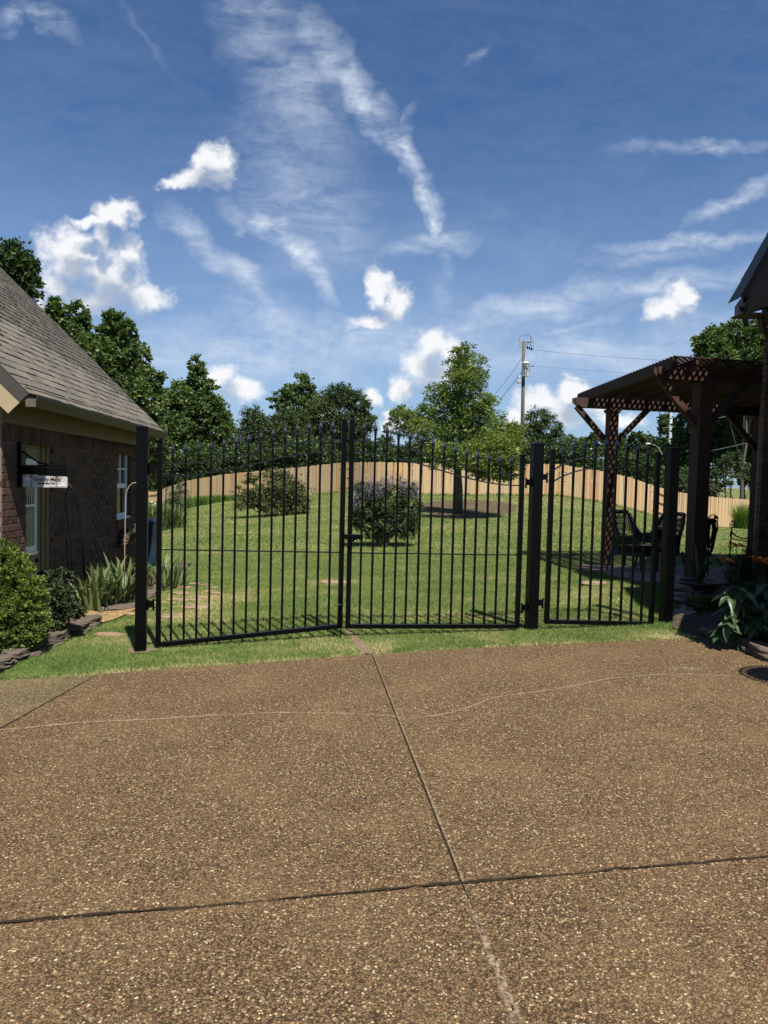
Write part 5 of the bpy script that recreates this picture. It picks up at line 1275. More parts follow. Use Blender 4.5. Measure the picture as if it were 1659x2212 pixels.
iris('iris clump at the gravel edge, blades fanning over the path', 200, 1316, 9.75, 46, 1.02, 90)
iris('iris clump left of the pale bent pipe, in front', 238, 1310, 10.0, 46, 1.0, 91, .2, .25)
iris('iris clump touching the tall left gate post', 274, 1303, 10.2, 46, 1.0, 92, .2, .3)
iris('shaded iris clump close under the brick wall by the trellis', 190, 1290, 10.4, 22, .9, 93, .2, .05)
iris('back row iris clump below the window', 250, 1282, 11.0, 40, 1.05, 94, .3, .1)
iris('iris clump behind the gate post, dark broad blades', 335, 1262, 11.6, 34, .85, 95, .35, .15)
iris('strap-leaf clump spilling over the stones right of hinge stile', 368, 1248, 11.9, 34, .85, 96, .28, .3)
# ------------------------------------------------------------------ sign, bracket, trellis, pipe, planter, bin
SY = 8.2
sb = at(40, 1005, SY)
bk = thing('sign_bracket', 'black wall bracket with arm, curved brace and dark upper board', 'bracket', sb)
SX = (hn, hd, UPZ)
def sp3(px, py): return at(px, py, SY + (px-49)/1560*SY*.087)
a = sp3(41, 956); b = sp3(41, 1052)
MB().box((a+b)/2, (.045, .05, (a.z-b.z)/2), SX).build('wall_plate', M['black'], bk)
MB().bar(sp3(45,1007.5), sp3(146,1006.5), .022, .026).build('arm', M['black'], bk)
MB().tube([sp3(48,974), sp3(62,985), sp3(84,999), sp3(102,1004), sp3(125,1006), sp3(144,1004.5)], .010, 8).build('brace', M['black'], bk, True)
ub = bez(MB().box((sp3(48,1018)+sp3(143.5,1018))/2, (.25, .006, .040), SX).build('upper_board', M['black'], bk), .004)
sg = thing('hanging_sign', 'white rust-streaked hanging sign with black lettering under the wall bracket', 'sign', (sp3(49,1040)+sp3(144,1040))/2)
sc0 = (sp3(49,1040.5)+sp3(144,1040.5))/2
# rounded board with a rust mask attribute
bw, bh, rr_ = .252, .064, .014
nx2, nz2 = 100, 26; V = []; T = []
for j in range(nz2):
    for i in range(nx2):
        x = -bw + 2*bw*i/(nx2-1); z = -bh + 2*bh*j/(nz2-1)
        ex = max(0, abs(x)-(bw-rr_)); ez = max(0, abs(z)-(bh-rr_)); dd = sqrt(ex*ex+ez*ez)
        if dd > rr_: x = math.copysign(bw-rr_+ex*rr_/dd, x); z = math.copysign(bh-rr_+ez*rr_/dd, z)
        ru = 0
        for xr, wr_ in ((-.146,.010),(.136,.016)):
            ru = max(ru, math.exp(-((x-xr)/(wr_*(1+.8*max(0, z)/bh)))**2)*(.55+.45*(z/bh if z > 0 else .3)))
        ru = max(ru, .6*math.exp(-((z+bh)/.010)**2)*(x > .05))
        p = sc0 + hn*x - hd*.005 + UPZ*z; V.append(tuple(p)); T.append(min(1, ru*1.25))
Fq = [(j*nx2+i, j*nx2+i+1, (j+1)*nx2+i+1, (j+1)*nx2+i) for j in range(nz2-1) for i in range(nx2-1)]
np_mesh('board', V, Fq, M['sign'], T, sg)
MB().box(sc0+hd*.001, (bw-.006, .003, bh-.006), SX).build('backing', M['white'], sg)
def text(body, size, pos, right, up, mat, parent, name='lettering', shear=0.0, off=0.0, align='LEFT', wd=1.0):
    cu_ = bpy.data.curves.new(name, 'FONT'); cu_.body = body; cu_.size = size; cu_.shear = shear; cu_.offset = off; cu_.extrude = .0006; cu_.align_x = align
    cu_.resolution_u = 3
    tmp = bpy.data.objects.new('tmp', cu_); C.objects.link(tmp)
    bpy.context.view_layer.update(); dg = bpy.context.evaluated_depsgraph_get(); me = bpy.data.meshes.new_from_object(tmp.evaluated_get(dg)); bpy.data.objects.remove(tmp)
    n_ = right.cross(up); off3 = wloc(parent)
    for v in me.vertices: v.co = Vector(pos) + right*v.co.x*wd + up*v.co.y + n_*v.co.z - off3
    me.materials.clear(); me.materials.append(mat)
    o = bpy.data.objects.new(name, me); C.objects.link(o); o.parent = parent; return o
fr = sc0 - hd*.0062
text("Grandy-Mans'", .066, fr + hn*-.122 + UPZ*.006, hn, UPZ, M['ink'], sg, off=.0016, wd=.84)
text("Gentlemens Club", .034, fr + hn*-.082 + UPZ*-.028, hn, UPZ, M['ink'], sg, off=.0014, wd=.82)
text("The", .052, fr + hn*-.222 + UPZ*.008, hn, UPZ, M['inkwhite'], sg, shear=.3, wd=.9)
ring = MB(); el = [fr + hn*(.176+.026*cos(a)) + UPZ*(-.030+.017*sin(a)) for a in np.linspace(0, 2*pi, 21)]
ring.tube(el, .0032, 4, False).tube([fr+hn*.204+UPZ*-.030, fr+hn*.222+UPZ*-.024], .003, 4).tube([fr+hn*.204+UPZ*-.036, fr+hn*.224+UPZ*-.040], .003, 4).tube([fr+hn*.065+UPZ*-.042, fr+hn*.11+UPZ*-.046, fr+hn*.148+UPZ*-.042], .0022, 4)
ring.build('emblem', M['inkwhite'], sg)
for xr in (-.146, .136): MB().tube([sc0+hn*xr+UPZ*.050-hd*.008, sc0+hn*xr+UPZ*.085-hd*.004], .0035, 6).build('hanging_hook', M['iron'], sg)
# iron obelisk trellis
tr_ = thing('iron_trellis', 'thin black iron arch trellis leaning by the dark brick wall', 'trellis', gbase(165, 8.75))
def tp3(px, py, dy=0): return at(px, py, 8.75+dy)
MB().tube([tp3(150,1252), tp3(142,1150), tp3(137,1085), tp3(140,1062), tp3(148,1044)], .009, 6).build('leg', M['iron'], tr_, True)
MB().tube([tp3(184,1255,.1), tp3(178,1150,.1), tp3(173,1095,.1), tp3(164,1066,.05), tp3(148,1044)], .011, 6).build('leg', M['iron'], tr_, True)
MB().tube([tp3(157,1250,.3), tp3(150,1150,.3), tp3(143,1100,.3), tp3(142,1075,.2), tp3(148,1044)], .008, 6).build('leg', M['iron'], tr_, True)
MB().tube([tp3(181,1250,.35), tp3(175,1150,.35), tp3(168,1098,.3), tp3(156,1066,.2), tp3(140,1062,.1)], .008, 6).build('leg', M['iron'], tr_, True)
sc_m = MB()
for (cx, cy) in ((180,1215),(178,1235),(172,1228)): sc_m.tube([tp3(cx+6*cos(a)*(1-a/9), cy+8*sin(a)*(1-a/9), .2) for a in np.linspace(0, 5, 14)], .007, 5)
sc_m.build('scroll', M['iron'], tr_)
pp_ = thing('bent_pipe', 'pale pipe bent over at the top among the iris leaves', 'pipe', gbase(269, 9.9))
def b3(px, py): return at(px, py, 9.9)
MB().tube([b3(268.5,1300), b3(269.5,1180), b3(271.5,1075), b3(274,1060), b3(280,1049), b3(288,1043), b3(298,1043)], .0062, 8).build('tube', M['pvc'], pp_, True)
wb = thing('wall_planter', 'hay-rack wall planter with dry plants below the window', 'planter', L_(12.55, .1, .55))
fm = MB()
for k_ in range(9):
    y = 12.2+.09*k_; fm.tube([L_(y,.02,.68), L_(y,.22,.66), L_(y,.20,.50), L_(y,.02,.42)], .007, 5)
for (b_, z) in ((.22,.66),(.20,.50),(.02,.68)): fm.tube([L_(12.18,b_,z), L_(12.95,b_,z)], .008, 5)
fm.build('rack', M['iron'], wb)
lin = MB().add([L_(12.2,.03,.66),L_(12.93,.03,.66),L_(12.93,.20,.645),L_(12.2,.20,.645),L_(12.2,.03,.44),L_(12.93,.03,.44),L_(12.93,.17,.49),L_(12.2,.17,.49)], [(0,1,2,3),(4,7,6,5),(3,2,6,7),(0,3,7,4),(1,5,6,2)]).build('liner', M['mulch'], wb)
rng_ = np.random.RandomState(99); P = np.array([tuple(L_(rng_.uniform(12.5,12.95), rng_.uniform(.05,.28), .62+rng_.normal(0,.07))) for _ in range(380)])
V, Fq = leaf_quads(P, .045, .3, rng_, .4); np_mesh('dry_leaves', V, Fq, M['f_iris'], np.repeat(np.clip(rng_.normal(.9,.12,len(P)),0,1),4), wb)
# wheeled bin
q = at(312, 1200, 14.75); q.z = g1(q.x, q.y)
bn = thing('wheeled_bin', 'blue wheeled bin behind the house corner and gate post', 'bin', q)
def frust(m, c, z0, z1, a0, b0, a1, b1):
    v = [(c.x+i*a0, c.y+j*b0, c.z+z0) for i, j in ((-1,-1),(1,-1),(1,1),(-1,1))]+[(c.x+i*a1, c.y+j*b1, c.z+z1) for i, j in ((-1,-1),(1,-1),(1,1),(-1,1))]
    return m.add(v, [(3,2,1,0),(4,5,6,7),(0,1,5,4),(1,2,6,5),(2,3,7,6),(3,0,4,7)])
frust(frust(MB(), q, .05, .68, .19, .22, .235, .27), q, .68, .92, .255, .29, .268, .305).build('body', M['bluebin'], bn)
frust(frust(MB(), q, .92, .955, .30, .33, .30, .33), q, .955, .99, .29, .32, .20, .24).build('lid', M['bluebin'], bn)
MB().tube([q+Vector((-.25,.28,.9)), q+Vector((.25,.28,.9))], .015, 6).build('handle', M['bluebin'], bn)
for s_ in (-1, 1): MB().tube([q+Vector((s_*.22,.22,.10)), q+Vector((s_*.26,.22,.10))], .10, 14).build('wheel', M['iron'], bn)

# ------------------------------------------------------------------ utility pole, lamps, wires
PY = 58.0; pb = at(1129, 1010, PY); pbz = g1(pb.x, pb.y); ptp = at(1131.5, 737, PY)
pole = thing('utility_pole', 'wooden utility pole with white transformer can and yard light', 'utility pole', (pb.x, pb.y, pbz))
k1 = PY/1560
def pq(px, py, dy=0): return at(px, py, PY+dy)
MB().tube([(pb.x, pb.y, pbz-.3), pq(1129,900), ptp], [.17,.155,.125], 10).build('shaft', M['pole'], pole, True)
can_t = pq(1135.5, 783.5, -.35); can_b = pq(1135, 813, -.35); rc = 7.6*k1*.97
cn = MB().lathe((can_t.x, can_t.y, can_b.z), [(rc*.9,0),(rc*.96,.03),(rc,.06),(rc,can_t.z-can_b.z-.06),(rc*1.05,can_t.z-can_b.z-.05),(rc*1.05,can_t.z-can_b.z),(rc*.6,can_t.z-can_b.z+.07),(rc*.1,can_t.z-can_b.z+.08)], 20).build('transformer', M['galv'], pole)
for p in cn.data.polygons: p.use_smooth = len(p.vertices) == 4
MB().lathe((can_t.x-.10, can_t.y, can_t.z+.05), [(.05,0),(.045,.1),(.06,.12),(.04,.15),(.055,.18),(.035,.22),(.02,.28)], 8).build('bushing', M['ceramic'], cn)
text('74', .40, (can_t.x-.20, can_t.y-rc-.012, can_t.z-.62), Vector((1,0,0)), UPZ, M['ink'], cn, shear=-.35, off=.012, wd=.9)
text('U', .42, (can_t.x-.10, can_t.y-rc-.012, can_b.z+.12), Vector((1,0,0)), UPZ, M['ink'], cn, shear=-.25, off=.010, wd=.8)
yl = pq(1121, 822, -.2); ym = MB().tube([pq(1130,806), pq(1124,808,-.1), pq(1122,815,-.2)], .035, 6).build('yard_light', M['galv'], pole)
MB().lathe((yl.x, yl.y, yl.z-.22), [(.20,0),(.17,.16),(.13,.2),(.06,.26),(.05,.3)], 12).build('lamp_head', M['ceramic'], ym)
arm = MB().bar(pq(1132,740), pq(1148,739), .06, .06).bar(pq(1133,748), pq(1143,740), .05, .05).build('cross_arm', M['pole'], pole)
MB().lathe(pq(1147.5,747,0), [(.05,0),(.09,.05),(.07,.2),(.09,.35),(.07,.5),(.09,.7),(.05,.95)], 10).build('arrester', M['ceramic'], arm)
co_ = MB().bar(pq(1122,734), pq(1129,750), .09, .09).tube([pq(1121,733), pq(1119,738), pq(1123,752), pq(1127,750)], .03, 5).build('fuse_cutout', M['ceramic'], pole)
im = MB().tube([pq(1134,749), pq(1152,755)], .03, 5)
for f in (.3,.55,.8):
    a = pq(1134,749).lerp(pq(1152,755), f); im.ball(a, (.06,.13,.14), 8, 5)
im.build('insulator_string', M['iron'], pole)
MB().tube([pq(1122,733), pq(1124,726), pq(1140,724), pq(1148,728), pq(1152,740), pq(1152,756)], .014, 4).build('jumper_wire', M['wire'], pole)
MB().tube([pq(1140,790), pq(1144,798), pq(1141,810), pq(1136,812)], .02, 4).tube([pq(1140,792), pq(1153,791)], .02, 4).tube([pq(1146,786), pq(1153,791)], .012, 4).build('service_lead', M['wire'], pole)
def wire(label, pts, r, mat, sag=0):
    P = []
    for a, b in zip(pts, pts[1:]):
        for i in range(13):
            f = i/12; p = a.lerp(b, f); p = p - UPZ*(sag*4*f*(1-f)); P.append(p)
    m = MB().tube(P, r, 5); o = m.build('overhead_wire', mat, None, False, pts[0]); tag(o, label, 'wire', 'overhead wires on the utility pole'); return o
wire('top power line running right from the pole insulators', [pq(1152,756), at(1680,790,44)], .009, M['wire'], .15)
wire('middle thin power line running right from below the arrester', [pq(1153,791), at(1680,822,44)], .007, M['wire'], .1)
wire('bright sunlit-coloured cable running right from the transformer', [pq(1143,811), at(1240,822,54), at(1680,862,44)], .018, M['wirelit'], .02)
wire('upper service drop slanting down left from the pole', [pq(1129,771), at(1060,862,50)], .018, M['wire'], .15)
wire('lower service drop slanting down left from transformer', [pq(1128,800), pq(1122,809), at(1060,885,46)], .024, M['wire'], .12)
for (x0, y0_, x1, y1_) in ((1430,925,1659,878),(1470,985,1659,945)):
    o = wire('black cable rising to the right before the dark trees' if y0_ < 950 else 'lower black cable rising right before the dark trees', [at(x0,y0_,60), at(x1,y1_,44)], .016, M['wirelit'], .1)
# steel poles and lamp
sp1 = thing('steel_pole', 'slim grey steel pole before the tree line under the pergola', 'pole', gbase(1448, 66))
MB().tube([(wloc(sp1).x, 66, wloc(sp1).z-.3), at(1449.5, 893, 66)], [.17,.13], 8).build('shaft', M['galv'], sp1)
sp2 = thing('steel_pole', 'short pale grey pole left of the pergola back post', 'pole', gbase(1276, 70))
MB().tube([(wloc(sp2).x, 70, wloc(sp2).z-.3), at(1277, 968, 70)], [.12,.10], 8).build('shaft', M['galv'], sp2)
slp = thing('street_lamp', 'street lamp with a pale cobra head on a curved arm', 'street lamp', gbase(1432, 70))
MB().tube([(wloc(slp).x, 70, wloc(slp).z-.3), at(1432,985,70), at(1425,970,70), at(1416,962,70), at(1408,960,70)], [.09,.05,.030,.026,.026], 7).build('arm', M['ceramic'], slp, True)
MB().ball(at(1401,958.5,70), (.24,.12,.07), 10, 6).build('lamp_head', M['galv'], slp)

# ------------------------------------------------------------------ patio furniture and right bed
def chair(label, c, rot, seed):
    t_ = thing('wicker_chair', label, 'chair', c, 'wicker chairs on the patio'); c = Vector(c)
    cr, sr = cos(rot), sin(rot)
    def W(x, y, z): return c + Vector((x*cr-y*sr, x*sr+y*cr, z))
    def rim(ph):   # ph 0 = back centre, +-1 = arm fronts
        a = ph*radians(118); t_s = min(1, max(0, (abs(ph)-.32)/.42)); hgt = .64 + .43*(1-t_s*t_s*(3-2*t_s))
        x = -cos(a)*.36; y = sin(a)*.38
        if abs(a) > pi/2: x = -cos(a)*.62; y = math.copysign(.38, a)
        return x, y, hgt
    def wall(ph, f):
        x, y, h = rim(ph); k_ = .82+.18*f; return W(x*k_, y*k_, .30+(h-.30)*f)
    roll = [W(*rim(-1+2*i/28)) for i in range(29)]
    MB().tube(roll, [.034+.006*(i % 2) for i in range(29)], 8).build('rolled_rim', M['wicker'], t_, True)
    m = MB(); N = 44
    for i in range(N+1):
        for sgn in (1, -1):
            pts = []
            for j in range(9):
                f = j/8; ph = -1+2*(i/N)+sgn*.16*(f-.5)
                if abs(ph) <= 1: pts.append(wall(ph, f))
            if len(pts) > 2: m.tube(pts, .006, 4, False)
    for f in (.10,.2,.3,.62,.66,.70,.74,.78,.82,.86,.9,.95): m.tube([wall(-1+2*i/36, f) for i in range(37)], .0075, 4, False)
    m.build('woven_back', M['wicker'], t_)
    s = MB(); pr = [W(.34*cos(a)*1.05+.05, .31*sin(a), 0) for a in np.linspace(0, 2*pi, 19)[:-1]]
    s.prism([p+UPZ*.43 for p in pr], .06); s.build('seat', M['cushion'], t_)
    ap = MB(); 
    for z in (.30,.325,.35,.37): ap.tube([W(.36*cos(a)*1.05+.05, .33*sin(a), z) for a in np.linspace(0, 2*pi, 25)], .012, 5, False)
    ap.build('seat_apron', M['wicker'], t_)
    for sx_ in (-1, 1):
        for sy in (-1, 1): MB().tube([W(sx_*.29+.04, sy*.27, .36), W(sx_*.34+.03, sy*.30, 0)], [.026,.019], 7).build('leg', M['wicker'], t_)
        # arm fronts
    for sy in (-1, 1):
        x, y, h = rim(sy); MB().tube([W(x, y, h), W(x+.02, y*.98, h-.12), W(x-.02, y*.92, .40)], [.04,.034,.028], 7).build('arm_front', M['wicker'], t_, True)
    return t_
q = at(1362, 1234, 13.3)
chair('dark wicker armchair on the patio, back towards the pergola post', (q.x, q.y, pat_z(q.x, q.y)), radians(-48), 1)
q = at(1428, 1228, 13.9)
chair('second dark wicker armchair half hidden by the lock box post', (q.x, q.y, pat_z(q.x, q.y)), radians(200), 2)
# hose on a stand
q = at(1536, 1222, 12.3); hz0 = pat_z(q.x, q.y)
hs_ = thing('hose_stand', 'coiled black garden hose hanging on an iron stand beside pergola post', 'hose stand', (q.x, q.y, hz0))
def h3(px, py, dy=0): return at(px, py, 12.3+dy)
MB().tube([(q.x-.05, q.y, hz0), h3(1530,1118), h3(1536,1114)], .012, 6).tube([h3(1532,1118,.0), h3(1536,1112), h3(1545,1112), h3(1551,1119), h3(1550,1128)], .008, 6).build('stand', M['iron'], hs_)
hm = MB(); rh = random.Random(4)
for k_ in range(11):
    cx, wv_, top_, bot = 1537+rh.uniform(-4,4), 9+rh.uniform(-3,5), 1122+rh.uniform(-3,6), 1180+rh.uniform(-14,24)
    pts = []
    for i in range(25):
        a = 2*pi*i/24; pts.append(h3(cx+wv_*sin(a)*(1.15-.4*(1-cos(a))/2) - 4*(1-cos(a))/2, top_+(bot-top_)*(1-cos(a))/2, rh.uniform(-.02,.02)+.03*sin(a+k_)))
    hm.tube(pts, .013, 6, False)
hm.tube([h3(1533,1190), h3(1536,1200), h3(1548,1206), h3(1560,1222), h3(1575,1232)], .012, 6)
hm.build('hose', M['iron'], hs_, True)
MB().ball(h3(1546,1117), (.03,.02,.035), 8, 5).add([h3(1541,1113), h3(1548,1119), h3(1543,1121)], [(0,1,2)]).add([h3(1552,1114), h3(1546,1120), h3(1550,1123)], [(0,1,2)]).build('finial', M['iron'], hs_)
# iron garden ornament
q = at(1576, 1240, 10.6)
io = thing('iron_garden_ornament', 'black wrought iron pole with finial, swagged bars and chains', 'garden ornament', (q.x, q.y, .15))
def i3(px, py, dy=0): return at(px, py, 10.6+dy)
MB().tube([i3(1573,1262), i3(1577,1190), i3(1580,1150), i3(1581,1140)], .011, 6).build('pole', M['iron'], io)
fm = MB()
for s_ in (-1, 0, 1): fm.tube([i3(1581,1142), i3(1581+5*s_,1135), i3(1582+4*s_,1129), i3(1582,1124)], .006, 5)
fm.ball(i3(1581.5,1134), .016, 6, 5)
for (cx, cy) in ((1579,1172),(1577,1180),(1575,1200),(1573,1214)): fm.tube([i3(cx+5*cos(a)*(1-a/10), cy+5*sin(a)*(1-a/10)) for a in np.linspace(0, 5, 12)], .007, 5)
fm.build('scrolls', M['iron'], io)
MB().tube([i3(1580,1150), i3(1590,1158), i3(1605,1164), i3(1620,1161), i3(1630,1154), i3(1637,1146)], .010, 6).tube([i3(1579,1148), i3(1577,1158), i3(1583,1164), i3(1600,1168), i3(1620,1170), i3(1632,1165), i3(1638,1155), i3(1638,1147)], .008, 6).tube([i3(1638,1148), i3(1636,1180), i3(1633,1215)], .010, 6).build('swag_bar', M['iron'], io)
cm = MB()
for (x0, y0_, n_) in ((1612,1163,9),(1617,1162,6),(1630,1163,8),(1635,1162,6)):
    for k_ in range(n_):
        cx, cy = x0, y0_+4.6*k_; cm.tube([i3(cx+(1.5 if k_ % 2 else .6)*cos(a), cy+2.7*sin(a), (.0 if k_ % 2 else .012*cos(a))) for a in np.linspace(0, 2*pi, 9)], .0028, 4, False)
cm.build('chain', M['iron'], io)
# plant bowl
pc_ = at(1508, 1282, 10.3); bw_ = thing('plant_bowl', 'wide dark glazed bowl holding a strap-leaved plant', 'plant pot', (pc_.x, pc_.y, pc_.z))
MB().lathe(pc_, [(.17,0),(.21,.03),(.265,.11),(.285,.150),(.295,.155),(.295,.178),(.275,.180),(.262,.155),(.2,.14),(.02,.14)], 28).build('bowl', M['terracotta'], bw_, True)
MB().lathe(pc_+UPZ*.13, [(.255,0),(.25,.012),(.02,.025)], 20).build('potting_soil', M['mulch'], bw_)
straps = [sword('leaf', .62, .062, b, .5, M['leaf_strap']) for b in (.15,.5,1.0,1.35)]
rr_ = random.Random(8)
for k_ in range(15):
    a = k_*2.4; s_ = rr_.uniform(.6,1.05); inst('leaf', straps[k_ % 4], bw_, pc_+Vector((.03*cos(a), .03*sin(a), .14)), (rr_.uniform(-.1,.1), rr_.uniform(0,.2), a), (s_, s_, s_))
# cherub statue
q = at(1574, 1279, 10.6); st_c = q
st = thing('garden_statue', 'small weathered stone statue of a seated curly-haired child', 'statue', q)
sm = MB(); ks = 10.35/1560
def s3(px, py, dy=0): return at(px, py, 10.6+dy)
sm.ball(s3(1575,1238,-.0), (.092,.095,.085)).ball(s3(1574,1262), (.082,.08,.11)).ball(s3(1573,1276), (.12,.11,.055)).ball(s3(1566,1247,-.07), (.03,.03,.025)).ball(s3(1574,1241,-.088), (.014,.018,.016))
for k_ in range(26):
    a = rr_.uniform(0, 2*pi); e = rr_.uniform(.15, 1.4); sm.ball(s3(1575,1236)+Vector((.088*cos(a)*cos(e*.8), .09*sin(a)*cos(e*.8)+.01, .082*sin(e))), .022, 7, 5)
sm.tube([s3(1567,1255), s3(1561,1266,-.05), s3(1569,1270,-.10)], [.034,.028,.024], 8).tube([s3(1582,1255), s3(1587,1266,-.05), s3(1578,1270,-.10)], [.034,.028,.024], 8)
sm.tube([s3(1568,1275), s3(1562,1272,-.13), s3(1566,1282,-.16)], [.045,.04,.028], 8).tube([s3(1580,1275), s3(1585,1272,-.13), s3(1580,1282,-.16)], [.045,.04,.028], 8)
o = sm.build('figure', M['statue'], st, True); md = o.modifiers.new('remesh', 'REMESH'); md.mode = 'VOXEL'; md.voxel_size = .009; md.use_smooth_shade = True
# broad-leaved peony
def leafblade(name, L, W, bend, mat):
    m = MB(); N = 6; vs = []
    for i in range(N+1):
        f = i/N; w = W*.5*(sin(pi*f**.8)**.8 if 0 < f < 1 else .02); x = L*f; z = -L*bend*f*f; vs += [(x,-w,z+w*.35), (x,-w*.5,z+w*.02), (x,0,z-w*.12), (x,w*.5,z+w*.02), (x,w,z+w*.35)]
    m.add(vs, [(i*5+k_, i*5+k_+1, (i+1)*5+k_+1, (i+1)*5+k_) for i in range(N) for k_ in range(4)])
    me = bpy.data.meshes.new(name); me.from_pydata(m.v, [], m.f); me.materials.append(mat)
    for p in me.polygons: p.use_smooth = True
    return me
pl = [leafblade('leaf', .20, .086, b, M['leaf_big']) for b in (.15,.35,.6)]
q = at(1622, 1395, 7.55); q.z = g1(q.x, q.y)+.08
pe = thing('peony_plant', 'large glossy broad-leaved plant at the right edge of the driveway', 'plant', q)
stm = MB(); rr_ = random.Random(14); nl = 0
for k_ in range(58):
    px, py = 1574 + 16*(k_*0.618 % 1)*6.2 + rr_.uniform(-8,8), 1250 + 130*((k_*0.755) % 1) + rr_.uniform(-8,8)
    if px < 1580 and py < 1268: continue
    dy = rr_.uniform(-.28,.30) - .12*(py-1300)/80; tipp = at(px, py, 7.55+dy)
    stm.tube([q+Vector((rr_.uniform(-.1,.1), rr_.uniform(-.1,.1), -.05)), q.lerp(tipp, .55)+UPZ*.10, tipp], [.008,.006,.004], 5)
    a0 = atan2(tipp.y-q.y, tipp.x-q.x) if (tipp-q).length > .1 else rr_.uniform(0, 6.28)
    if rr_.random() < .6: a0 = -pi/2 + rr_.uniform(-1.2,1.0)
    for j in range(5):
        if nl > 262: break
        a = a0 + (j-2)*.62 + rr_.uniform(-.15,.15); s_ = rr_.uniform(.7,1.12)*(1.1 if j == 2 else .95)
        inst('leaf', rr_.choice(pl), pe, tipp+UPZ*rr_.uniform(-.01,.01), (rr_.uniform(-.35,.35), rr_.uniform(-.15,.55), a), (s_,s_,s_)); nl += 1
stm.build('stems', M['leaf_strap'], pe)
# low leafy shrub
q = at(1518, 1328, 9.3)
bush('low_shrub', 'low dark-leaved mound shrub between mulch and plant bowl', 'shrub', (q.x, q.y, g1(q.x,q.y)+.03), px_blobs([(1505,1308,22,16),(1535,1308,26,18),(1515,1322,26,14),(1548,1322,24,16),(1525,1300,22,12)], 9.35, .9), .055, M['f_mid'], 120, 4.5, .42, trunk_r=.012, stems=4, limbs=3, shell=.4, crad=.3)
tuft('grass_clump', 'thin arching dark grass behind the stone statue', 'plant', (at(1608,1255,10.0).x, 10.0, .14), (.16,.14), 130, .42, .010, 1.0, M['f_rose'], 121, None, (.6,.2))
bush('fern_foliage', 'dark ferny foliage under the iron garden ornament', 'shrub', (at(1603,1235,10.3).x, 10.3, .14), px_blobs([(1600,1215,22,18),(1618,1205,18,22),(1588,1232,22,18),(1630,1232,20,22),(1610,1240,34,16)], 10.3, .9), .040, M['f_rose'], 122, 2.0, .25, trunk_r=.010, stems=5, limbs=3, shell=.25, crad=.34)
# orange daylilies
petal = leafblade('petal', .098, .046, .55, M['orange'])
for lab, spots, bpx in (('orange daylily beside the iron ornament pole, two open blooms', [(1592,1178,.0),(1566,1209,0)], 1586), ('orange daylily against the brick corner, crowded open blooms', [(1634,1206,0),(1648,1208,.02),(1655,1217,0),(1641,1213,-.03)], 1640)):
    q = at(bpx, 1262, 10.0); q.z = .16; dl = thing('daylily', lab, 'flower', q, 'orange daylilies by the brick corner'); stm = MB()
    for (px, py, dy) in spots:
        b = at(px, py, 9.95+dy); stm.tube([q, q.lerp(b, .6)+UPZ*.06, b-UPZ*.04, b], .005, 5)
        bl = MB().ball(b-UPZ*.01, .012, 6, 4).build('blossom', M['orange'], dl)
        for j in range(6):
            a = j*pi/3 + .2; inst('petal', petal, bl, b+Vector((0,-.02,0)), (.75, -.45+.3*(j % 2), a), (1.15,1.15,1.15))
    stm.build('stem', M['leaf_strap'], dl)
    for j in range(12):
        a = j*2.4; s_ = .75+.03*j; inst('leaf', straps[j % 4], dl, q, (0,.1,a), (s_,s_*.5,s_))
# round lace-edged metal table standing just past the right edge of the view
TC = Vector((4.15, 6.55, 0)); sh = at(1690, 1457, 6.9)
tbz = .74; tx = plane(1688,1459); TC = Vector((tx.x + .236*tbz, tx.y - .53*tbz, -0.06+.0347*tx.x))
tb = thing('patio_table', 'round black metal patio table with pierced lacy rim, shading the driveway', 'table', TC)
tm = MB().lathe(TC+UPZ*(tbz-.008), [(.001,0),(.27,0),(.27,.008),(.001,.008)], 40).build('table_top', M['iron'], tb)
rmz = MB()
for k_ in range(60):
    a = 2*pi*k_/60; a2 = a+.09; a3 = a-.09
    rmz.bar(TC+Vector((.265*cos(a), .265*sin(a), tbz-.004)), TC+Vector((.325*cos(a2), .325*sin(a2), tbz-.004)), .008, .006).bar(TC+Vector((.265*cos(a), .265*sin(a), tbz-.003)), TC+Vector((.325*cos(a3), .325*sin(a3), tbz-.003)), .008, .006)
rmz.tube([TC+Vector((.33*cos(a), .33*sin(a), tbz-.004)) for a in np.linspace(0, 2*pi, 61)], .007, 5, False); rmz.build('lace_rim', M['iron'], tb)
MB().tube([TC+UPZ*(tbz-.01), TC+UPZ*.12], .022, 10).build('stem', M['iron'], tb)
for k_ in range(3):
    a = k_*2.094+.4; MB().tube([TC+UPZ*.16, TC+Vector((.12*cos(a), .12*sin(a), .10)), TC+Vector((.24*cos(a), .24*sin(a), .012))], [.016,.014,.012], 7).build('leg', M['iron'], tb)

# ------------------------------------------------------------------ grass
def poly_mask(x, y, poly):
    r = np.zeros(len(x), bool); n = len(poly)
    for i in range(n):
        (xa, ya), (xb, yb) = poly[i], poly[(i+1) % n]
        c = ((ya > y) != (yb > y)); 
        with np.errstate(divide='ignore', invalid='ignore'): xi = (xb-xa)*(y-ya)/(yb-ya+1e-12)+xa
        r ^= c & (x < xi)
    return r
DRY = [(ground(430,1300),.75,.9,.55),(ground(395,1330),.5,.5,.45),(ground(1290,1290),.5,.6,.50),(ground(1330,1320),.45,.4,.35),(ground(930,1330),.9,.35,.28),(ground(560,1335),.4,.2,.1),(ground(250,1385),.5,.22,.38),(ground(725,1258),.6,.45,.45),(ground(1480,1375),.6,.3,.5),(ground(1150,1085),2.6,2.0,.45),(ground(1000,1100),2.4,1.6,.35),(ground(800,1405),.35,.3,.5),(ground(785,1400),.2,.25,.5)]
HOUSE = [(L_(7.5,0,0).x,7.5),(L_(13.9,0,0).x,13.9),(-14,13.9),(-14,7.5)]
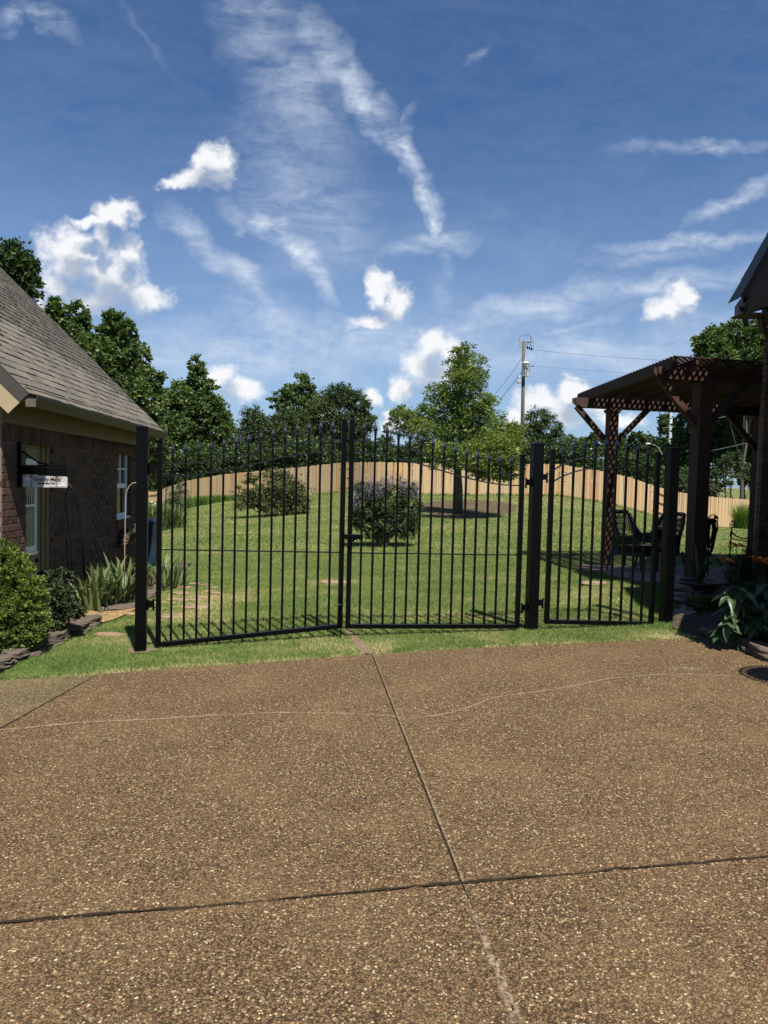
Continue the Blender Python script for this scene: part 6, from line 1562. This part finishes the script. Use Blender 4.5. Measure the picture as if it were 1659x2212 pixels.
def grass(name, label, y0, y1, nn, hgt, wid, seed, dfun):
    rng = np.random.RandomState(seed); yy = rng.uniform(y0, y1, nn); xx = rng.uniform(-1, 1, nn)*(.57*yy+.4)
    keep = rng.uniform(0, 1, nn) < dfun(yy); xx, yy = xx[keep], yy[keep]
    ed = yy - edge_y(xx); wob = .035*(vn(xx*9, yy*0+2, 4)-.5)+.05*(vn(xx*2.2, yy*0, 9)-.5)
    ok = ed > -.028 + wob
    for poly in (pcc, bedL, bedL2, grav, bedR, HOUSE): ok &= ~poly_mask(xx, yy, poly)
    for poly in (soilp, postsoil): ok &= ~(poly_mask(xx, yy, poly) & (rng.uniform(0,1,len(xx)) < .78))
    for (sx_, sy_, a, b) in sxy: ok &= ~((((xx-sx_)/a)**2+((yy-sy_)/b)**2 < .55) & (rng.uniform(0,1,len(xx)) < .93))
    ok &= ~((xx > 3.0) & (yy < 7.6))
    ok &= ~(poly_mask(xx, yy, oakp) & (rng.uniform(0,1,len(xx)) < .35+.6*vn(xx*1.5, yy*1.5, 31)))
    xx, yy, ed = xx[ok], yy[ok], ed[ok]; n = len(xx); zz = gz(xx, yy) + .030*(fbm(xx*.7, yy*.7, 3)-.5)*np.clip((yy-9)/4, 0, 1) - .004
    t = .12 + .46*rng.uniform(0, 1, n)**1.3 + .55*(fbm(xx*1.3, yy*1.9, 5)-.45) + .10*np.sin(yy*1.15+xx*.08)*np.clip((yy-12)/6, 0, 1)
    dry = np.zeros(n)
    for (p, a, b, k_) in DRY: dry = np.maximum(dry, k_*1.6*np.exp(-((xx-p.x)/a)**2-((yy-p.y)/b)**2)*(.35+1.1*vn(xx*6, yy*6, 8)))
    dry = np.maximum(dry, .62*np.exp(-((ed)/.07)**2)*(.3+vn(xx*7, yy*7, 12))); dry += .22*(fbm(xx*2.5, yy*3.5, 15) > .62)
    dry += .14*np.clip((yy-14)/8, 0, 1)
    t = np.clip(t + dry*rng.uniform(.3,1.15,n), 0, 1)
    az = rng.uniform(0, 2*pi, n); h = hgt(yy)*rng.uniform(.45,1.15,n)*(1-.35*np.minimum(dry,1)); w = wid(yy)*rng.uniform(.7,1.3,n); ln = h*rng.uniform(.2,1.5,n); la_ = rng.uniform(0, 2*pi, n)
    bx, by = np.cos(az)*w*.5, np.sin(az)*w*.5
    V = np.stack([np.stack([xx-bx, yy-by, zz], -1), np.stack([xx+bx, yy+by, zz], -1), np.stack([xx+np.cos(la_)*ln, yy+np.sin(la_)*ln, zz+h], -1)], 1).reshape(-1,3)
    o = np_mesh(name, V, np.arange(3*n).reshape(n,3), M['grass'], np.repeat(t, 3)); tag(o, label, 'grass', None, 'stuff'); return n
n1_ = grass('lawn_grass', 'short green and straw lawn blades around and behind the gate', 6.4, 17.0, 900000, lambda y: .036+.0*y, lambda y: .0026+.00035*y, 200, lambda y: np.clip((8.5/y)**1.2, 0, 1))
n2_ = grass('lawn_grass', 'mown lawn blades rising towards the wooden fence', 17.0, 44.0, 420000, lambda y: .045+.0006*y, lambda y: .004+.0006*y, 201, lambda y: np.clip(.9*(17/y), 0, 1))
